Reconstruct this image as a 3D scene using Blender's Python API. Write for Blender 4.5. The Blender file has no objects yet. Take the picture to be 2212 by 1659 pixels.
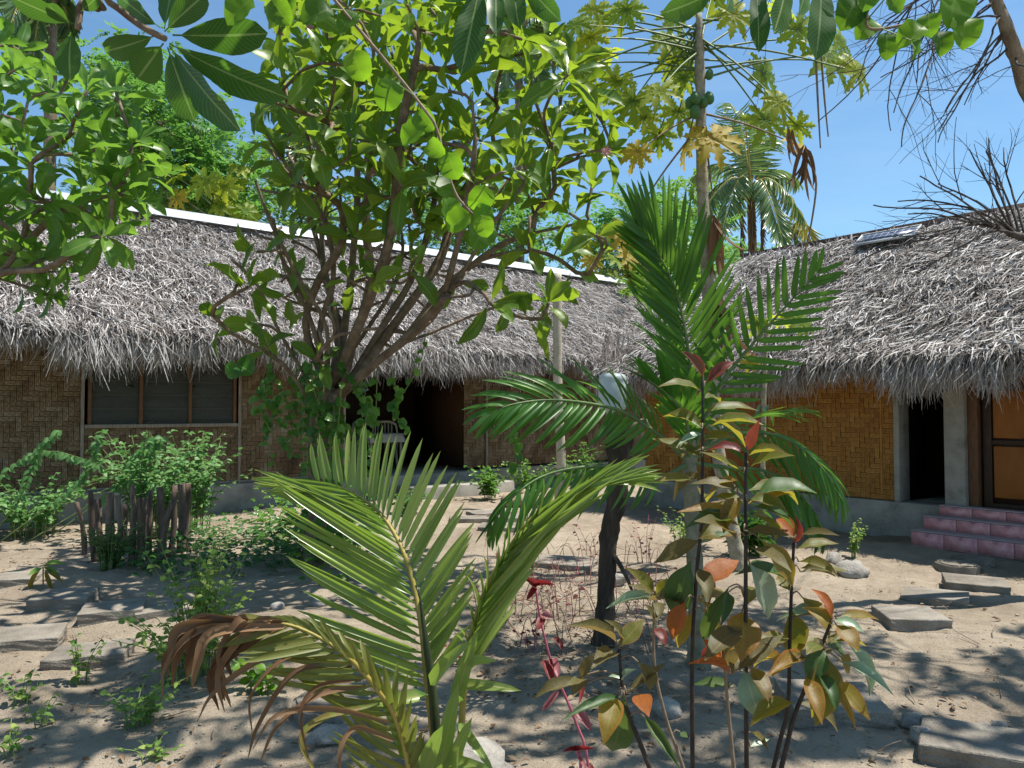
import bpy, bmesh, math, random
import numpy as np
from mathutils import Vector, Matrix, noise as mnoise

random.seed(7)
rng = np.random.default_rng(11)
scene = bpy.context.scene
COL = scene.collection

# ---------------------------------------------------------------- camera
# pixel units below are those of a 2212 x 1659 view of the photograph
F, CX, CY, HOR, H = 1685.0, 1106.0, 829.5, 886.0, 1.5
PITCH = math.atan((HOR - CY) / F)
cam_d = bpy.data.cameras.new('camera')
cam = bpy.data.objects.new('camera', cam_d)
COL.objects.link(cam)
cam_d.sensor_width = 36.0
cam_d.lens = 36.0 * F / 2212.0
cam_d.clip_start = 0.05
cam_d.clip_end = 3000
cam.location = (0, 0, H)
cam.rotation_euler = (math.pi / 2 + PITCH, 0, 0)
scene.camera = cam

# ---------------------------------------------------------------- sky, sun, exposure
SUN = Vector((0.40, 0.04, 1.0)).normalized()
elev = math.asin(SUN.z)
world = bpy.data.worlds.new('World')
scene.world = world
world.use_nodes = True
wn = world.node_tree.nodes
wl = world.node_tree.links
wn.clear()
sky = wn.new('ShaderNodeTexSky')
sky.sky_type = 'NISHITA'
sky.sun_disc = False
sky.sun_elevation = elev
sky.sun_rotation = math.atan2(SUN.x, SUN.y)
sky.altitude = 0
sky.air_density = 1.0
sky.dust_density = 0.4
sky.ozone_density = 2.2
bg = wn.new('ShaderNodeBackground')
bg.inputs['Strength'].default_value = 0.096
wo = wn.new('ShaderNodeOutputWorld')
wb_ = wn.new('ShaderNodeMix'); wb_.data_type = 'RGBA'; wb_.blend_type = 'MULTIPLY'; wb_.inputs[0].default_value = 1.0
wb_.inputs[7].default_value = (.80, 1.02, 1.06, 1)          # the camera's white balance for the sky
wl.new(sky.outputs[0], wb_.inputs[6])
tcw = wn.new('ShaderNodeTexCoord'); mpw = wn.new('ShaderNodeMapping'); mpw.inputs['Scale'].default_value = (1.0, 1.0, 4.5)
nzw = wn.new('ShaderNodeTexNoise'); nzw.inputs['Scale'].default_value = 2.3; nzw.inputs['Detail'].default_value = 8; nzw.inputs['Roughness'].default_value = .62; nzw.inputs['Distortion'].default_value = .6
rpw = wn.new('ShaderNodeMapRange'); rpw.inputs[1].default_value = .46; rpw.inputs[2].default_value = .80; rpw.inputs[3].default_value = 0.0; rpw.inputs[4].default_value = .10
cl = wn.new('ShaderNodeMix'); cl.data_type = 'RGBA'; cl.inputs[7].default_value = (6.5, 7.2, 7.6, 1)      # thin high cloud veils
wl.new(tcw.outputs['Generated'], mpw.inputs[0]); wl.new(mpw.outputs[0], nzw.inputs['Vector']); wl.new(nzw.outputs['Fac'], rpw.inputs[0])
wl.new(rpw.outputs[0], cl.inputs[0]); wl.new(wb_.outputs[2], cl.inputs[6]); wl.new(cl.outputs[2], bg.inputs[0])
wl.new(bg.outputs[0], wo.inputs[0])
sun_d = bpy.data.lights.new('sun', 'SUN')
sun_d.energy = 5.0
sun_d.angle = math.radians(0.5)
sun_d.color = (1.0, 0.95, 0.87)
sun = bpy.data.objects.new('sun', sun_d)
COL.objects.link(sun)
sun.rotation_euler = SUN.to_track_quat('Z', 'Y').to_euler()
vs = scene.view_settings
vs.view_transform = 'Standard'
vs.look = 'None'
vs.exposure = 0.78
vs.gamma = 1.0
vs.use_curve_mapping = False
scene.cycles.max_bounces = 7
scene.cycles.transparent_max_bounces = 8
scene.cycles.use_denoising = True

# ---------------------------------------------------------------- geometry helpers
def ray(px, py):
    u, v = (px - CX) / F, (CY - py) / F
    return np.array((u, math.cos(PITCH) - v * math.sin(PITCH), math.sin(PITCH) + v * math.cos(PITCH)))

def P(px, py, d):
    """point seen at a pixel, d metres ahead of the camera"""
    r = ray(px, py)
    return np.array((0, 0, H)) + r * (d / r[1])

def G(px, py, z=0.0):
    """point of the ground seen at a pixel"""
    r = ray(px, py)
    return np.array((0, 0, H)) + r * ((z - H) / r[2])

def nrm(v):
    v = np.asarray(v, float)
    return v / (np.linalg.norm(v) + 1e-12)

def make_mesh(name, V, Q, mat, UV=None, tint=None, smooth=True):
    V = np.asarray(V, np.float32).reshape(-1, 3)
    Q = np.asarray(Q, np.int32).reshape(-1, 4)
    me = bpy.data.meshes.new(name)
    n, m = len(V), len(Q)
    me.vertices.add(n)
    me.vertices.foreach_set('co', V.ravel())
    me.loops.add(m * 4)
    me.loops.foreach_set('vertex_index', Q.ravel())
    me.polygons.add(m)
    me.polygons.foreach_set('loop_start', np.arange(0, m * 4, 4, dtype=np.int32))
    if smooth:
        me.polygons.foreach_set('use_smooth', np.ones(m, bool))
    if UV is not None:
        lay = me.uv_layers.new(name='UVMap')
        lay.data.foreach_set('uv', np.asarray(UV, np.float32)[Q.ravel()].ravel())
    if tint is not None:
        at = me.attributes.new('tint', 'FLOAT', 'POINT')
        t = np.broadcast_to(np.asarray(tint, np.float32), (n,))
        at.data.foreach_set('value', np.ascontiguousarray(t))
    me.update()
    if mat is not None:
        me.materials.append(mat)
    return me

def link(name, me, parent=None, loc=None):
    o = bpy.data.objects.new(name, me)
    COL.objects.link(o)
    if parent is not None:
        o.parent = parent
    if loc is not None:
        o.location = Vector([float(c) for c in loc])
    return o

def tag(o, label=None, cat=None, group=None, kind=None):
    if label: o['label'] = label
    if cat: o['category'] = cat
    if group: o['group'] = group
    if kind: o['kind'] = kind
    return o

def empty(name, loc, label, cat, group=None, rz=0.0):
    o = bpy.data.objects.new(name, None)
    COL.objects.link(o)
    o.empty_display_size = 0.1
    o.location = Vector([float(c) for c in loc])
    o.rotation_euler = (0, 0, rz)
    return tag(o, label, cat, group)

def origin_of(parent):
    return np.array(parent.location) if parent is not None else np.zeros(3)

BOXQ = np.array([(0,3,2,1),(4,5,6,7),(0,1,5,4),(1,2,6,5),(2,3,7,6),(3,0,4,7)])

class MB:
    """collects boxes and tubes, builds ONE mesh object"""
    def __init__(s): s.V, s.Q, s.U, s.T, s.n = [], [], [], [], 0
    def add(s, V, Q, U=None, tint=None):
        V = np.asarray(V, float); Q = np.asarray(Q)
        s.V.append(V); s.Q.append(Q + s.n); s.n += len(V)
        s.U.append(np.zeros((len(V), 2)) if U is None else np.asarray(U, float))
        s.T.append(np.full(len(V), random.random() if tint is None else tint))
        return s
    def box(s, x0, x1, y0, y1, z0, z1, tint=None):
        V = [(x0,y0,z0),(x1,y0,z0),(x1,y1,z0),(x0,y1,z0),(x0,y0,z1),(x1,y0,z1),(x1,y1,z1),(x0,y1,z1)]
        return s.add(V, BOXQ, tint=tint)
    def tube(s, pts, rad, n=8, cap=True, tint=None, bump=0.0):
        V, Q, U = tube(pts, rad, n, cap, bump)
        return s.add(V, Q, U, tint)
    def build(s, name, mat, parent=None, smooth=False, bevel=0.0, kind=None, world=False):
        V = np.concatenate(s.V)
        if world: V = V - origin_of(parent)
        me = make_mesh(name, V, np.concatenate(s.Q), mat, np.concatenate(s.U), np.concatenate(s.T), smooth)
        o = link(name, me, parent)
        if bevel:
            b = o.modifiers.new('bevel', 'BEVEL'); b.width = bevel; b.segments = 2; b.limit_method = 'ANGLE'
        if kind: o['kind'] = kind
        return o

def smooth_path(pts, n):
    """Catmull-Rom through pts, n samples"""
    p = np.asarray(pts, float)
    if len(p) < 3:
        t = np.linspace(0, 1, n)[:, None]
        return p[0] * (1 - t) + p[-1] * t
    q = np.vstack([2 * p[0] - p[1], p, 2 * p[-1] - p[-2]])
    out = []
    for t in np.linspace(0, len(p) - 1, n):
        i = min(int(t), len(p) - 2); f = t - i
        a, b, c, d = q[i], q[i+1], q[i+2], q[i+3]
        out.append(0.5 * (2*b + (c-a)*f + (2*a-5*b+4*c-d)*f*f + (-a+3*b-3*c+d)*f**3))
    return np.array(out)

def tube(pts, rad, n=8, cap=True, bump=0.0):
    p = np.asarray(pts, float); k = len(p)
    r = np.interp(np.linspace(0, 1, k), np.linspace(0, 1, np.size(rad)), np.atleast_1d(rad))
    if cap:
        d0, d1 = nrm(p[0]-p[1]) * 1e-3, nrm(p[-1]-p[-2]) * 1e-3
        p = np.vstack([p[0]+d0, p, p[-1]+d1]); r = np.concatenate([[r[0]*.02], r, [r[-1]*.02]]); k += 2
    T = np.gradient(p, axis=0); T /= (np.linalg.norm(T, axis=1, keepdims=True) + 1e-12)
    a = np.array((0.3, 0.2, 1.0)) if abs(T[0][2]) < .9 else np.array((1.0, .2, 0.1))
    N = np.zeros_like(p); b = nrm(np.cross(T[0], a))
    for i in range(k):
        b = nrm(b - T[i] * np.dot(b, T[i])); N[i] = b
    B = np.cross(T, N)
    th = np.linspace(0, 2*math.pi, n, endpoint=False)
    rr = r[:, None] * (1 + (bump * (rng.normal(size=(k, n)) + np.repeat(rng.normal(size=(k//3+1, n)), 3, 0)[:k]) if bump else 0))
    V = p[:, None, :] + rr[..., None] * (np.cos(th)[None, :, None]*N[:, None, :] + np.sin(th)[None, :, None]*B[:, None, :])
    i, j = np.meshgrid(np.arange(k-1), np.arange(n), indexing='ij')
    j2 = (j + 1) % n
    Q = np.stack([i*n+j, i*n+j2, (i+1)*n+j2, (i+1)*n+j], -1).reshape(-1, 4)
    s = np.concatenate([[0], np.cumsum(np.linalg.norm(np.diff(p, axis=0), axis=1))])
    U = np.stack([np.repeat(s, n), np.tile(np.arange(n)/n, k)], -1)
    return V.reshape(-1, 3), Q, U

# ---------------------------------------------------------------- materials
def _mix(nt, fac, a, b, mode='MIX'):
    m = nt.nodes.new('ShaderNodeMix'); m.data_type = 'RGBA'; m.blend_type = mode
    for sock, val in ((m.inputs[0], fac), (m.inputs[6], a), (m.inputs[7], b)):
        if hasattr(val, 'is_linked'): nt.links.new(val, sock)
        elif isinstance(val, (int, float)): sock.default_value = val
        else: sock.default_value = (*val, 1) if len(val) == 3 else val
    return m.outputs[2]

def _math(nt, op, a, b=0.0, c=None):
    m = nt.nodes.new('ShaderNodeMath'); m.operation = op
    for i, v in enumerate((a, b) if c is None else (a, b, c)):
        if hasattr(v, 'is_linked'): nt.links.new(v, m.inputs[i])
        else: m.inputs[i].default_value = v
    return m.outputs[0]

def _ramp(nt, fac, stops):
    r = nt.nodes.new('ShaderNodeValToRGB')
    el = r.color_ramp.elements
    while len(el) < len(stops): el.new(0.5)
    for e, (p, c) in zip(el, stops):
        e.position = p; e.color = (*c, 1)
    nt.links.new(fac, r.inputs[0])
    return r.outputs[0]

def _noise(nt, co, scale, detail=4, rough=.55):
    t = nt.nodes.new('ShaderNodeTexNoise')
    t.inputs['Scale'].default_value = scale; t.inputs['Detail'].default_value = detail
    t.inputs['Roughness'].default_value = rough
    if co is not None: nt.links.new(co, t.inputs['Vector'])
    return t.outputs['Fac']

def _start(name):
    m = bpy.data.materials.new(name); m.use_nodes = True
    nt = m.node_tree
    pb = nt.nodes['Principled BSDF']
    return m, nt, pb

def _bump(nt, pb, h, strength, dist=0.02):
    b = nt.nodes.new('ShaderNodeBump'); b.inputs['Strength'].default_value = strength
    b.inputs['Distance'].default_value = dist
    nt.links.new(h, b.inputs['Height']); nt.links.new(b.outputs[0], pb.inputs['Normal'])

def _scale(nt, co, s):
    mp = nt.nodes.new('ShaderNodeMapping'); mp.inputs['Scale'].default_value = s
    nt.links.new(co, mp.inputs['Vector']); return mp.outputs[0]

def surf(name, stops, scale=6, rough=.85, bump=.4, dist=.01, stretch=(1, 1, 1), tint=0.0, fine=60, spec=.3, metal=0.0):
    """stone, wood, bark, paint: noise colour between stops, tint attribute shifts it per piece"""
    m, nt, pb = _start(name)
    tc = nt.nodes.new('ShaderNodeTexCoord')
    co = _scale(nt, tc.outputs['Object'], stretch)
    n1 = _noise(nt, co, scale, 6); n2 = _noise(nt, co, fine, 4, .6)
    f = _math(nt, 'ADD', _math(nt, 'MULTIPLY', n1, .7), _math(nt, 'MULTIPLY', n2, .3))
    f = _math(nt, 'MULTIPLY_ADD', f, 2.2, -.6)
    if tint:
        at = nt.nodes.new('ShaderNodeAttribute'); at.attribute_name = 'tint'
        oi = nt.nodes.new('ShaderNodeObjectInfo')
        t = _math(nt, 'FRACT', _math(nt, 'ADD', at.outputs['Fac'], oi.outputs['Random']))
        f = _math(nt, 'ADD', f, _math(nt, 'MULTIPLY_ADD', t, 2*tint, -tint))
    k = len(stops)
    c = _ramp(nt, f, [(i/(k-1), s) for i, s in enumerate(stops)])
    nt.links.new(c, pb.inputs['Base Color'])
    pb.inputs['Roughness'].default_value = rough
    pb.inputs['Specular IOR Level'].default_value = spec
    pb.inputs['Metallic'].default_value = metal
    if bump:
        _bump(nt, pb, _math(nt, 'ADD', n1, n2), bump, dist)
    return m

def leafmat(name, stops, trans=(.45, .6, .05), tw=.45, rough=.42, vein=None, nside=16, vamt=.5, blotch=None, blot=.55, spec=.35, edge=None):
    """leaf: two-sided, lets light through; UV u runs base to tip, v across"""
    m, nt, pb = _start(name)
    at = nt.nodes.new('ShaderNodeAttribute'); at.attribute_name = 'tint'
    oi = nt.nodes.new('ShaderNodeObjectInfo')
    t = _math(nt, 'FRACT', _math(nt, 'ADD', at.outputs['Fac'], oi.outputs['Random']))
    k = len(stops)
    c = _ramp(nt, t, [(i/max(1, k-1), s) for i, s in enumerate(stops)])
    tc = nt.nodes.new('ShaderNodeTexCoord')
    n = _noise(nt, tc.outputs['Object'], 9, 3)
    c = _mix(nt, _math(nt, 'MULTIPLY_ADD', n, .9, -.2), c, _mix(nt, .5, c, (.5, .5, .5), 'MULTIPLY'))
    uv = nt.nodes.new('ShaderNodeSeparateXYZ'); nt.links.new(tc.outputs['UV'], uv.inputs[0])
    av = _math(nt, 'ABSOLUTE', _math(nt, 'SUBTRACT', uv.outputs[1], .5))
    if blotch:
        nb = _noise(nt, tc.outputs['Object'], 26, 4)
        g = _math(nt, 'GREATER_THAN', _math(nt, 'ADD', nb, _math(nt, 'MULTIPLY', t, .12)), blot)
        c = _mix(nt, _math(nt, 'MULTIPLY', g, .8), c, blotch)
    if edge:
        c = _mix(nt, _math(nt, 'MULTIPLY', _math(nt, 'GREATER_THAN', av, .42), .7), c, edge)
        c = _mix(nt, _math(nt, 'MULTIPLY', _math(nt, 'POWER', uv.outputs[0], 4.0), .4), c, edge)
    h = n
    if vein:
        mid = _math(nt, 'LESS_THAN', av, .035)
        sd = _math(nt, 'FRACT', _math(nt, 'SUBTRACT', _math(nt, 'MULTIPLY', uv.outputs[0], nside), _math(nt, 'MULTIPLY', av, nside*.35)))
        sv = _math(nt, 'LESS_THAN', sd, .13)
        f = _math(nt, 'MAXIMUM', mid, _math(nt, 'MULTIPLY', sv, .45))
        c = _mix(nt, _math(nt, 'MULTIPLY', f, vamt), c, vein)
        h = _math(nt, 'ADD', _math(nt, 'MULTIPLY', sd, .5), mid)
        _bump(nt, pb, h, .35, .004)
    nt.links.new(c, pb.inputs['Base Color'])
    pb.inputs['Roughness'].default_value = rough
    pb.inputs['Specular IOR Level'].default_value = spec
    tr = nt.nodes.new('ShaderNodeBsdfTranslucent')
    nt.links.new(_mix(nt, .6, c, trans), tr.inputs['Color'])
    mx = nt.nodes.new('ShaderNodeMixShader'); mx.inputs[0].default_value = tw
    nt.links.new(pb.outputs[0], mx.inputs[1]); nt.links.new(tr.outputs[0], mx.inputs[2])
    nt.links.new(mx.outputs[0], nt.nodes['Material Output'].inputs['Surface'])
    return m

M = {}
M['concrete'] = surf('concrete', [(.13,.12,.105), (.30,.285,.25), (.42,.40,.36)], 4, .9, .5, .01)
M['slab'] = surf('slab', [(.10,.086,.068), (.21,.186,.152), (.32,.288,.242)], 5, .95, .8, .012, tint=.12, fine=90)
M['rock'] = surf('rock', [(.13,.12,.105), (.28,.26,.23), (.40,.37,.32)], 7, .95, .8, .015, tint=.15)
M['clod'] = surf('clod', [(.16,.13,.10), (.28,.24,.185), (.40,.35,.28)], 3, .95, .5, .004)
M['bark'] = surf('bark', [(.07,.05,.035), (.19,.145,.10), (.34,.28,.21)], 9, .9, .9, .012, stretch=(1, 1, .5))
M['plum_bark'] = surf('plum_bark', [(.07,.05,.035), (.17,.125,.085), (.30,.235,.17)], 11, .85, .8, .010)
M['dark_bark'] = surf('dark_bark', [(.018,.014,.011), (.065,.049,.037), (.15,.115,.088)], 14, .95, 1.0, .02, stretch=(1, 1, .25))
M['twig'] = surf('twig', [(.03,.025,.024), (.07,.058,.052), (.13,.11,.10)], 12, .85, .4)
M['stake'] = surf('stake', [(.05,.034,.026), (.14,.10,.075), (.25,.19,.145)], 10, .95, .9, .01, stretch=(3, 3, .6), tint=.2)
M['pale_trunk'] = surf('pale_trunk', [(.22,.19,.13), (.42,.37,.28), (.54,.49,.39)], 8, .85, .6, .008)
M['palm_stem'] = surf('palm_stem', [(.09,.095,.05), (.20,.19,.125), (.33,.31,.23)], 10, .8, .5, .006)
M['papaya_trunk'] = surf('papaya_trunk', [(.13,.12,.08), (.28,.25,.18), (.42,.39,.29)], 16, .85, .8, .01)
M['stem_black'] = surf('stem_black', [(.014,.010,.009), (.03,.022,.018), (.07,.05,.04)], 20, .6, .3)
M['stem_brown'] = surf('stem_brown', [(.10,.07,.05), (.2,.15,.10), (.28,.22,.16)], 20, .8, .3)
M['stem_green'] = surf('stem_green', [(.08,.12,.03), (.16,.22,.07), (.24,.28,.12)], 14, .6, .2)
M['stem_pink'] = surf('stem_pink', [(.25,.05,.09), (.36,.09,.14), (.42,.16,.2)], 14, .6, .2)
M['stem_dry'] = surf('stem_dry', [(.10,.04,.035), (.2,.085,.07), (.3,.17,.13)], 14, .8, .2)
M['rachis'] = surf('rachis', [(.20,.17,.03), (.33,.26,.06), (.40,.30,.09)], 12, .5, .2)
M['rachis_dark'] = surf('rachis_dark', [(.05,.09,.03), (.10,.16,.05), (.16,.22,.08)], 12, .5, .2)
M['spear'] = surf('spear', [(.015,.02,.008), (.03,.045,.015), (.06,.08,.03)], 20, .5, .2, stretch=(4, 4, .6))
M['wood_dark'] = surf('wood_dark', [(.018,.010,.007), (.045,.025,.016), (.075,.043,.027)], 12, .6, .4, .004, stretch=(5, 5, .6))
M['wood_brown'] = surf('wood_brown', [(.07,.034,.018), (.14,.07,.036), (.20,.105,.055)], 12, .7, .4, .004, stretch=(5, 5, .6))
M['wood_grey'] = surf('wood_grey', [(.12,.10,.08), (.26,.22,.18), (.40,.36,.31)], 14, .9, .6, .004, stretch=(5, 5, .6))
M['ply_orange'] = surf('ply_orange', [(.17,.058,.010), (.28,.10,.018), (.37,.145,.027)], 3, .55, .1, .003, stretch=(2, 2, .7))
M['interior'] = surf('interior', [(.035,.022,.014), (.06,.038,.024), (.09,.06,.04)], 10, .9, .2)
M['roof_under'] = surf('roof_under', [(.05,.045,.042), (.10,.09,.085), (.17,.16,.15)], 18, .95, 1.0, .05)
M['metal_white'] = surf('metal_white', [(.30,.30,.30), (.52,.55,.57), (.66,.69,.71)], 2.2, .45, .15, .004, spec=.5)
M['bamboo_pole'] = surf('bamboo_pole', [(.22,.21,.20), (.38,.37,.35), (.48,.46,.43)], 6, .7, .3)
M['bamboo_old'] = surf('bamboo_old', [(.045,.023,.010), (.135,.082,.041), (.22,.16,.098), (.36,.31,.25)], 2.2, .75, .5, .003, tint=.17, fine=50)
M['bamboo_new'] = surf('bamboo_new', [(.17,.066,.012), (.36,.165,.032), (.52,.28,.075)], 3.0, .6, .5, .003, tint=.15, fine=50)
M['bamboo_gap'] = surf('bamboo_gap', [(.025,.015,.008), (.04,.024,.012), (.06,.036,.018)], 9, .9, .2)
M['plastic_white'] = surf('plastic_white', [(.30,.27,.21), (.42,.38,.30), (.48,.44,.36)], 3, .5, .0)
M['cloth'] = surf('cloth', [(.36,.35,.32), (.46,.45,.42), (.52,.51,.48)], 6, .9, .2)
M['petal'] = leafmat('petal', [(.55,.22,.24), (.66,.40,.40)], (.7,.35,.36), .4)
M['husk'] = surf('husk', [(.16,.12,.07), (.32,.25,.16), (.45,.38,.27)], 14, .95, .8, .01, tint=.15)
M['papaya_fruit'] = surf('papaya_fruit', [(.035,.10,.03), (.06,.15,.045), (.10,.2,.07)], 5, .45, .15)
# leaf materials
M['plum_leaf'] = leafmat('plum_leaf', [(.03,.095,.014), (.045,.13,.016), (.07,.165,.018), (.11,.21,.020), (.17,.24,.022)],
                         (.44,.62,.03), .46, .36, vein=(.30,.42,.10), nside=15, vamt=.55)
M['plum_leaf_left'] = leafmat('plum_leaf_left', [(.045,.13,.02), (.07,.175,.026), (.10,.22,.03), (.13,.25,.035)],
                         (.32,.60,.05), .42, .34, vein=(.30,.42,.14), nside=17, vamt=.5)
M['plum_leaf_shaded'] = leafmat('plum_leaf_shaded', [(.025,.085,.015), (.04,.11,.018), (.06,.15,.02)],
                         (.15,.36,.02), .38, .42, vein=(.30,.40,.15), nside=19, vamt=.75)  # darker frangipani leaf: shadow from the crown above is put into its colours
M['vine_leaf'] = leafmat('vine_leaf', [(.02,.07,.01), (.05,.15,.012), (.11,.25,.014), (.17,.30,.015)], (.32,.62,.02), .52, .45, vein=(.3,.4,.1), nside=6, vamt=.3)
M['pothos'] = leafmat('pothos', [(.03,.10,.016), (.05,.15,.02), (.09,.22,.03), (.18,.30,.05)], (.25,.5,.05), .35, .3, vein=(.3,.45,.12), nside=7, vamt=.3)
M['shrub_leaf'] = leafmat('shrub_leaf', [(.06,.17,.045), (.09,.22,.06), (.13,.27,.08), (.19,.33,.12)], (.2,.48,.1), .32, .5, vein=(.28,.42,.2), nside=6, vamt=.3)
M['weed_leaf'] = leafmat('weed_leaf', [(.08,.18,.03), (.13,.25,.045), (.20,.32,.06), (.30,.36,.08)], (.35,.55,.08), .35, .5)
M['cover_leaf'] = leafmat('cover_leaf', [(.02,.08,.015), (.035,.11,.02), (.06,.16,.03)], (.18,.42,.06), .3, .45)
M['seed_leaf'] = leafmat('seed_leaf', [(.065,.185,.04), (.095,.235,.05), (.13,.275,.06), (.19,.32,.065)], (.40,.64,.06), .40, .30, vein=(.40,.34,.10), nside=0.01, vamt=.7, spec=.45)
M['seed_spot'] = leafmat('seed_spot', [(.06,.125,.02), (.09,.16,.026), (.14,.19,.03)], (.38,.48,.05), .35, .45, vein=(.34,.28,.08), nside=0.01, vamt=.6, blotch=(.13,.06,.02), blot=.60)
M['dead_leaf'] = leafmat('dead_leaf', [(.10,.050,.022), (.16,.085,.040), (.24,.14,.07)], (.30,.15,.06), .22, .75)
M['areca_leaf'] = leafmat('areca_leaf', [(.012,.065,.012), (.022,.095,.016), (.035,.13,.02), (.07,.19,.026)], (.28,.56,.04), .42, .36, vein=(.08,.2,.04), nside=0.01, vamt=.4, spec=.3)
M['papaya_leaf'] = leafmat('papaya_leaf', [(.11,.21,.025), (.16,.27,.028), (.24,.32,.03), (.32,.35,.035)], (.66,.72,.04), .56, .5, vein=(.45,.45,.10), nside=4, vamt=.4)
M['papaya_yellow'] = leafmat('papaya_yellow', [(.40,.31,.035), (.47,.36,.04), (.48,.28,.03)], (.78,.58,.06), .5, .6)
M['sap_olive'] = leafmat('sap_olive', [(.055,.11,.016), (.085,.14,.02), (.12,.16,.024), (.12,.10,.02)], (.48,.42,.03), .45, .48, vein=(.30,.24,.06), nside=9, vamt=.45, blotch=(.09,.045,.018), blot=.59, edge=(.22,.10,.04))
M['sap_yellow'] = leafmat('sap_yellow', [(.17,.16,.024), (.23,.19,.026), (.26,.17,.026)], (.56,.44,.035), .48, .48, vein=(.22,.24,.05), nside=9, vamt=.45, blotch=(.15,.065,.02), blot=.57, edge=(.36,.12,.03))
M['sap_orange'] = leafmat('sap_orange', [(.38,.10,.02), (.46,.13,.022), (.42,.17,.03)], (.80,.24,.04), .5, .55, vein=(.25,.10,.03), nside=9, vamt=.5, blotch=(.22,.06,.02), blot=.55)
M['sap_red'] = leafmat('sap_red', [(.11,.025,.018), (.14,.035,.02), (.15,.07,.025)], (.42,.07,.04), .35, .42, vein=(.07,.03,.02), nside=9, vamt=.6, edge=(.34,.05,.05))
M['sap_dark'] = leafmat('sap_dark', [(.03,.075,.018), (.045,.095,.022), (.06,.11,.03)], (.2,.3,.04), .3, .45, vein=(.12,.17,.06), nside=9, vamt=.5)
M['sap_pale'] = leafmat('sap_pale', [(.20,.29,.17), (.26,.35,.22), (.23,.30,.20)], (.3,.42,.2), .2, .35, vein=(.36,.42,.30), nside=9, vamt=.5, spec=.5)  # pale copy of the sapling leaf, sunlit gloss painted into the base colour
M['sap_brown'] = leafmat('sap_brown', [(.08,.075,.024), (.11,.105,.03), (.12,.125,.035)], (.38,.25,.06), .35, .55, vein=(.2,.16,.07), nside=9, vamt=.4, blotch=(.07,.04,.02), blot=.6)
M['red_leaf'] = leafmat('red_leaf', [(.12,.02,.018), (.19,.026,.022), (.10,.03,.03)], (.45,.04,.04), .36, .5, vein=(.4,.14,.14), nside=8, vamt=.3)
M['pink_leaf'] = leafmat('pink_leaf', [(.26,.09,.10), (.34,.15,.16)], (.6,.22,.25), .35, .45, vein=(.5,.2,.22), nside=8, vamt=.4)
M['fine_leaf'] = leafmat('fine_leaf', [(.045,.15,.035), (.07,.20,.045), (.11,.25,.055), (.17,.31,.07)], (.26,.56,.08), .40, .5)
M['fine_light'] = leafmat('fine_light', [(.08,.19,.03), (.12,.24,.035), (.18,.29,.045)], (.35,.58,.06), .42, .5)
M['coco_leaf'] = leafmat('coco_leaf', [(.05,.12,.035), (.08,.16,.05), (.13,.21,.07), (.20,.26,.09)], (.25,.4,.08), .3, .28, spec=.5)
M['coco_yellow'] = leafmat('coco_yellow', [(.16,.22,.05), (.35,.32,.05), (.48,.36,.05)], (.6,.5,.08), .35, .35)
M['thatch'] = leafmat('thatch', [(.085,.062,.046), (.20,.172,.15), (.36,.332,.315), (.52,.495,.475), (.70,.675,.655)], (.4,.38,.36), .10, .62, spec=.3)
M['thatch_lit'] = leafmat('thatch_lit', [(.10,.088,.08), (.27,.25,.24), (.44,.42,.405), (.58,.56,.545), (.74,.725,.71)], (.62,.59,.56), .30, .62, spec=.3)  # paler copy of thatch, strong sun on the fringe put into its colour
M['thatch_brown'] = leafmat('thatch_brown', [(.13,.10,.085), (.25,.21,.185), (.36,.31,.28), (.46,.41,.38)], (.4,.35,.3), .10, .7, spec=.25)
M['litter'] = leafmat('litter', [(.10,.055,.03), (.19,.11,.06), (.28,.19,.11), (.34,.25,.16)], (.3,.2,.1), .2, .85)

# ---------------------------------------------------------------- leaves
def leaf_var(profile, nseg=7, droop=.5, fold=.25, side=0.0, wave=0.0, ncol=2, lift=0.0, asp=.3):
    """leaf of length 1 along +x, width 1, normal +z"""
    s = np.linspace(0, 1, nseg + 1)
    w = np.array([max(profile(x), .012) for x in s])
    ang = lift - droop * s
    dx = np.cos(ang); dz = np.sin(ang)
    x = np.concatenate([[0], np.cumsum((dx[:-1] + dx[1:]) / 2 / nseg)])
    z = np.concatenate([[0], np.cumsum((dz[:-1] + dz[1:]) / 2 / nseg)])
    yb = side * s * s / asp * .3
    V, U = [], []
    cols = np.linspace(-.5, .5, ncol + 1)
    for i in range(nseg + 1):
        for c in cols:
            zz = asp * w[i] * abs(c) * (fold + 3 * wave * math.sin(s[i] * 17 + c * 5))
            V.append((x[i] - math.sin(ang[i]) * zz, yb[i] + c * w[i], z[i] + zz))
            U.append((s[i], c + .5))
    n = ncol + 1
    Q = [(i*n+j, (i+1)*n+j, (i+1)*n+j+1, i*n+j+1) for i in range(nseg) for j in range(ncol)]
    return np.array(V), np.array(U), np.array(Q)

def prof(a, b, pet=0.0, tip=1.0):
    """width along the leaf: petiole share, then s^a (1-s)^b normalised"""
    pk = a / (a + b); mx = pk**a * (1 - pk)**b
    def f(s):
        if s < pet: return .035
        q = (s - pet) / (1 - pet)
        return (q**a * (1 - q)**b) / mx
    return f

def variants(pr, n, nseg=7, droop=(.2, .8), fold=(.15, .5), wave=.0, ncol=2, lift=(0, .2), asp=.3):
    R = random.Random(5)
    return [leaf_var(pr, nseg, R.uniform(*droop), R.uniform(*fold), R.uniform(-.06, .06), wave, ncol, R.uniform(*lift), asp) for _ in range(n)]

def rounded(pk, k):
    """obovate blade with a blunt round tip"""
    def f(s):
        if s < .09: return .05
        q = (s - .09) / .91
        return (math.sin(min(1, q / pk) * math.pi / 2) ** .85) if q < pk else math.cos((q - pk) / (1 - pk) * math.pi / 2) ** k
    return f

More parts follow.
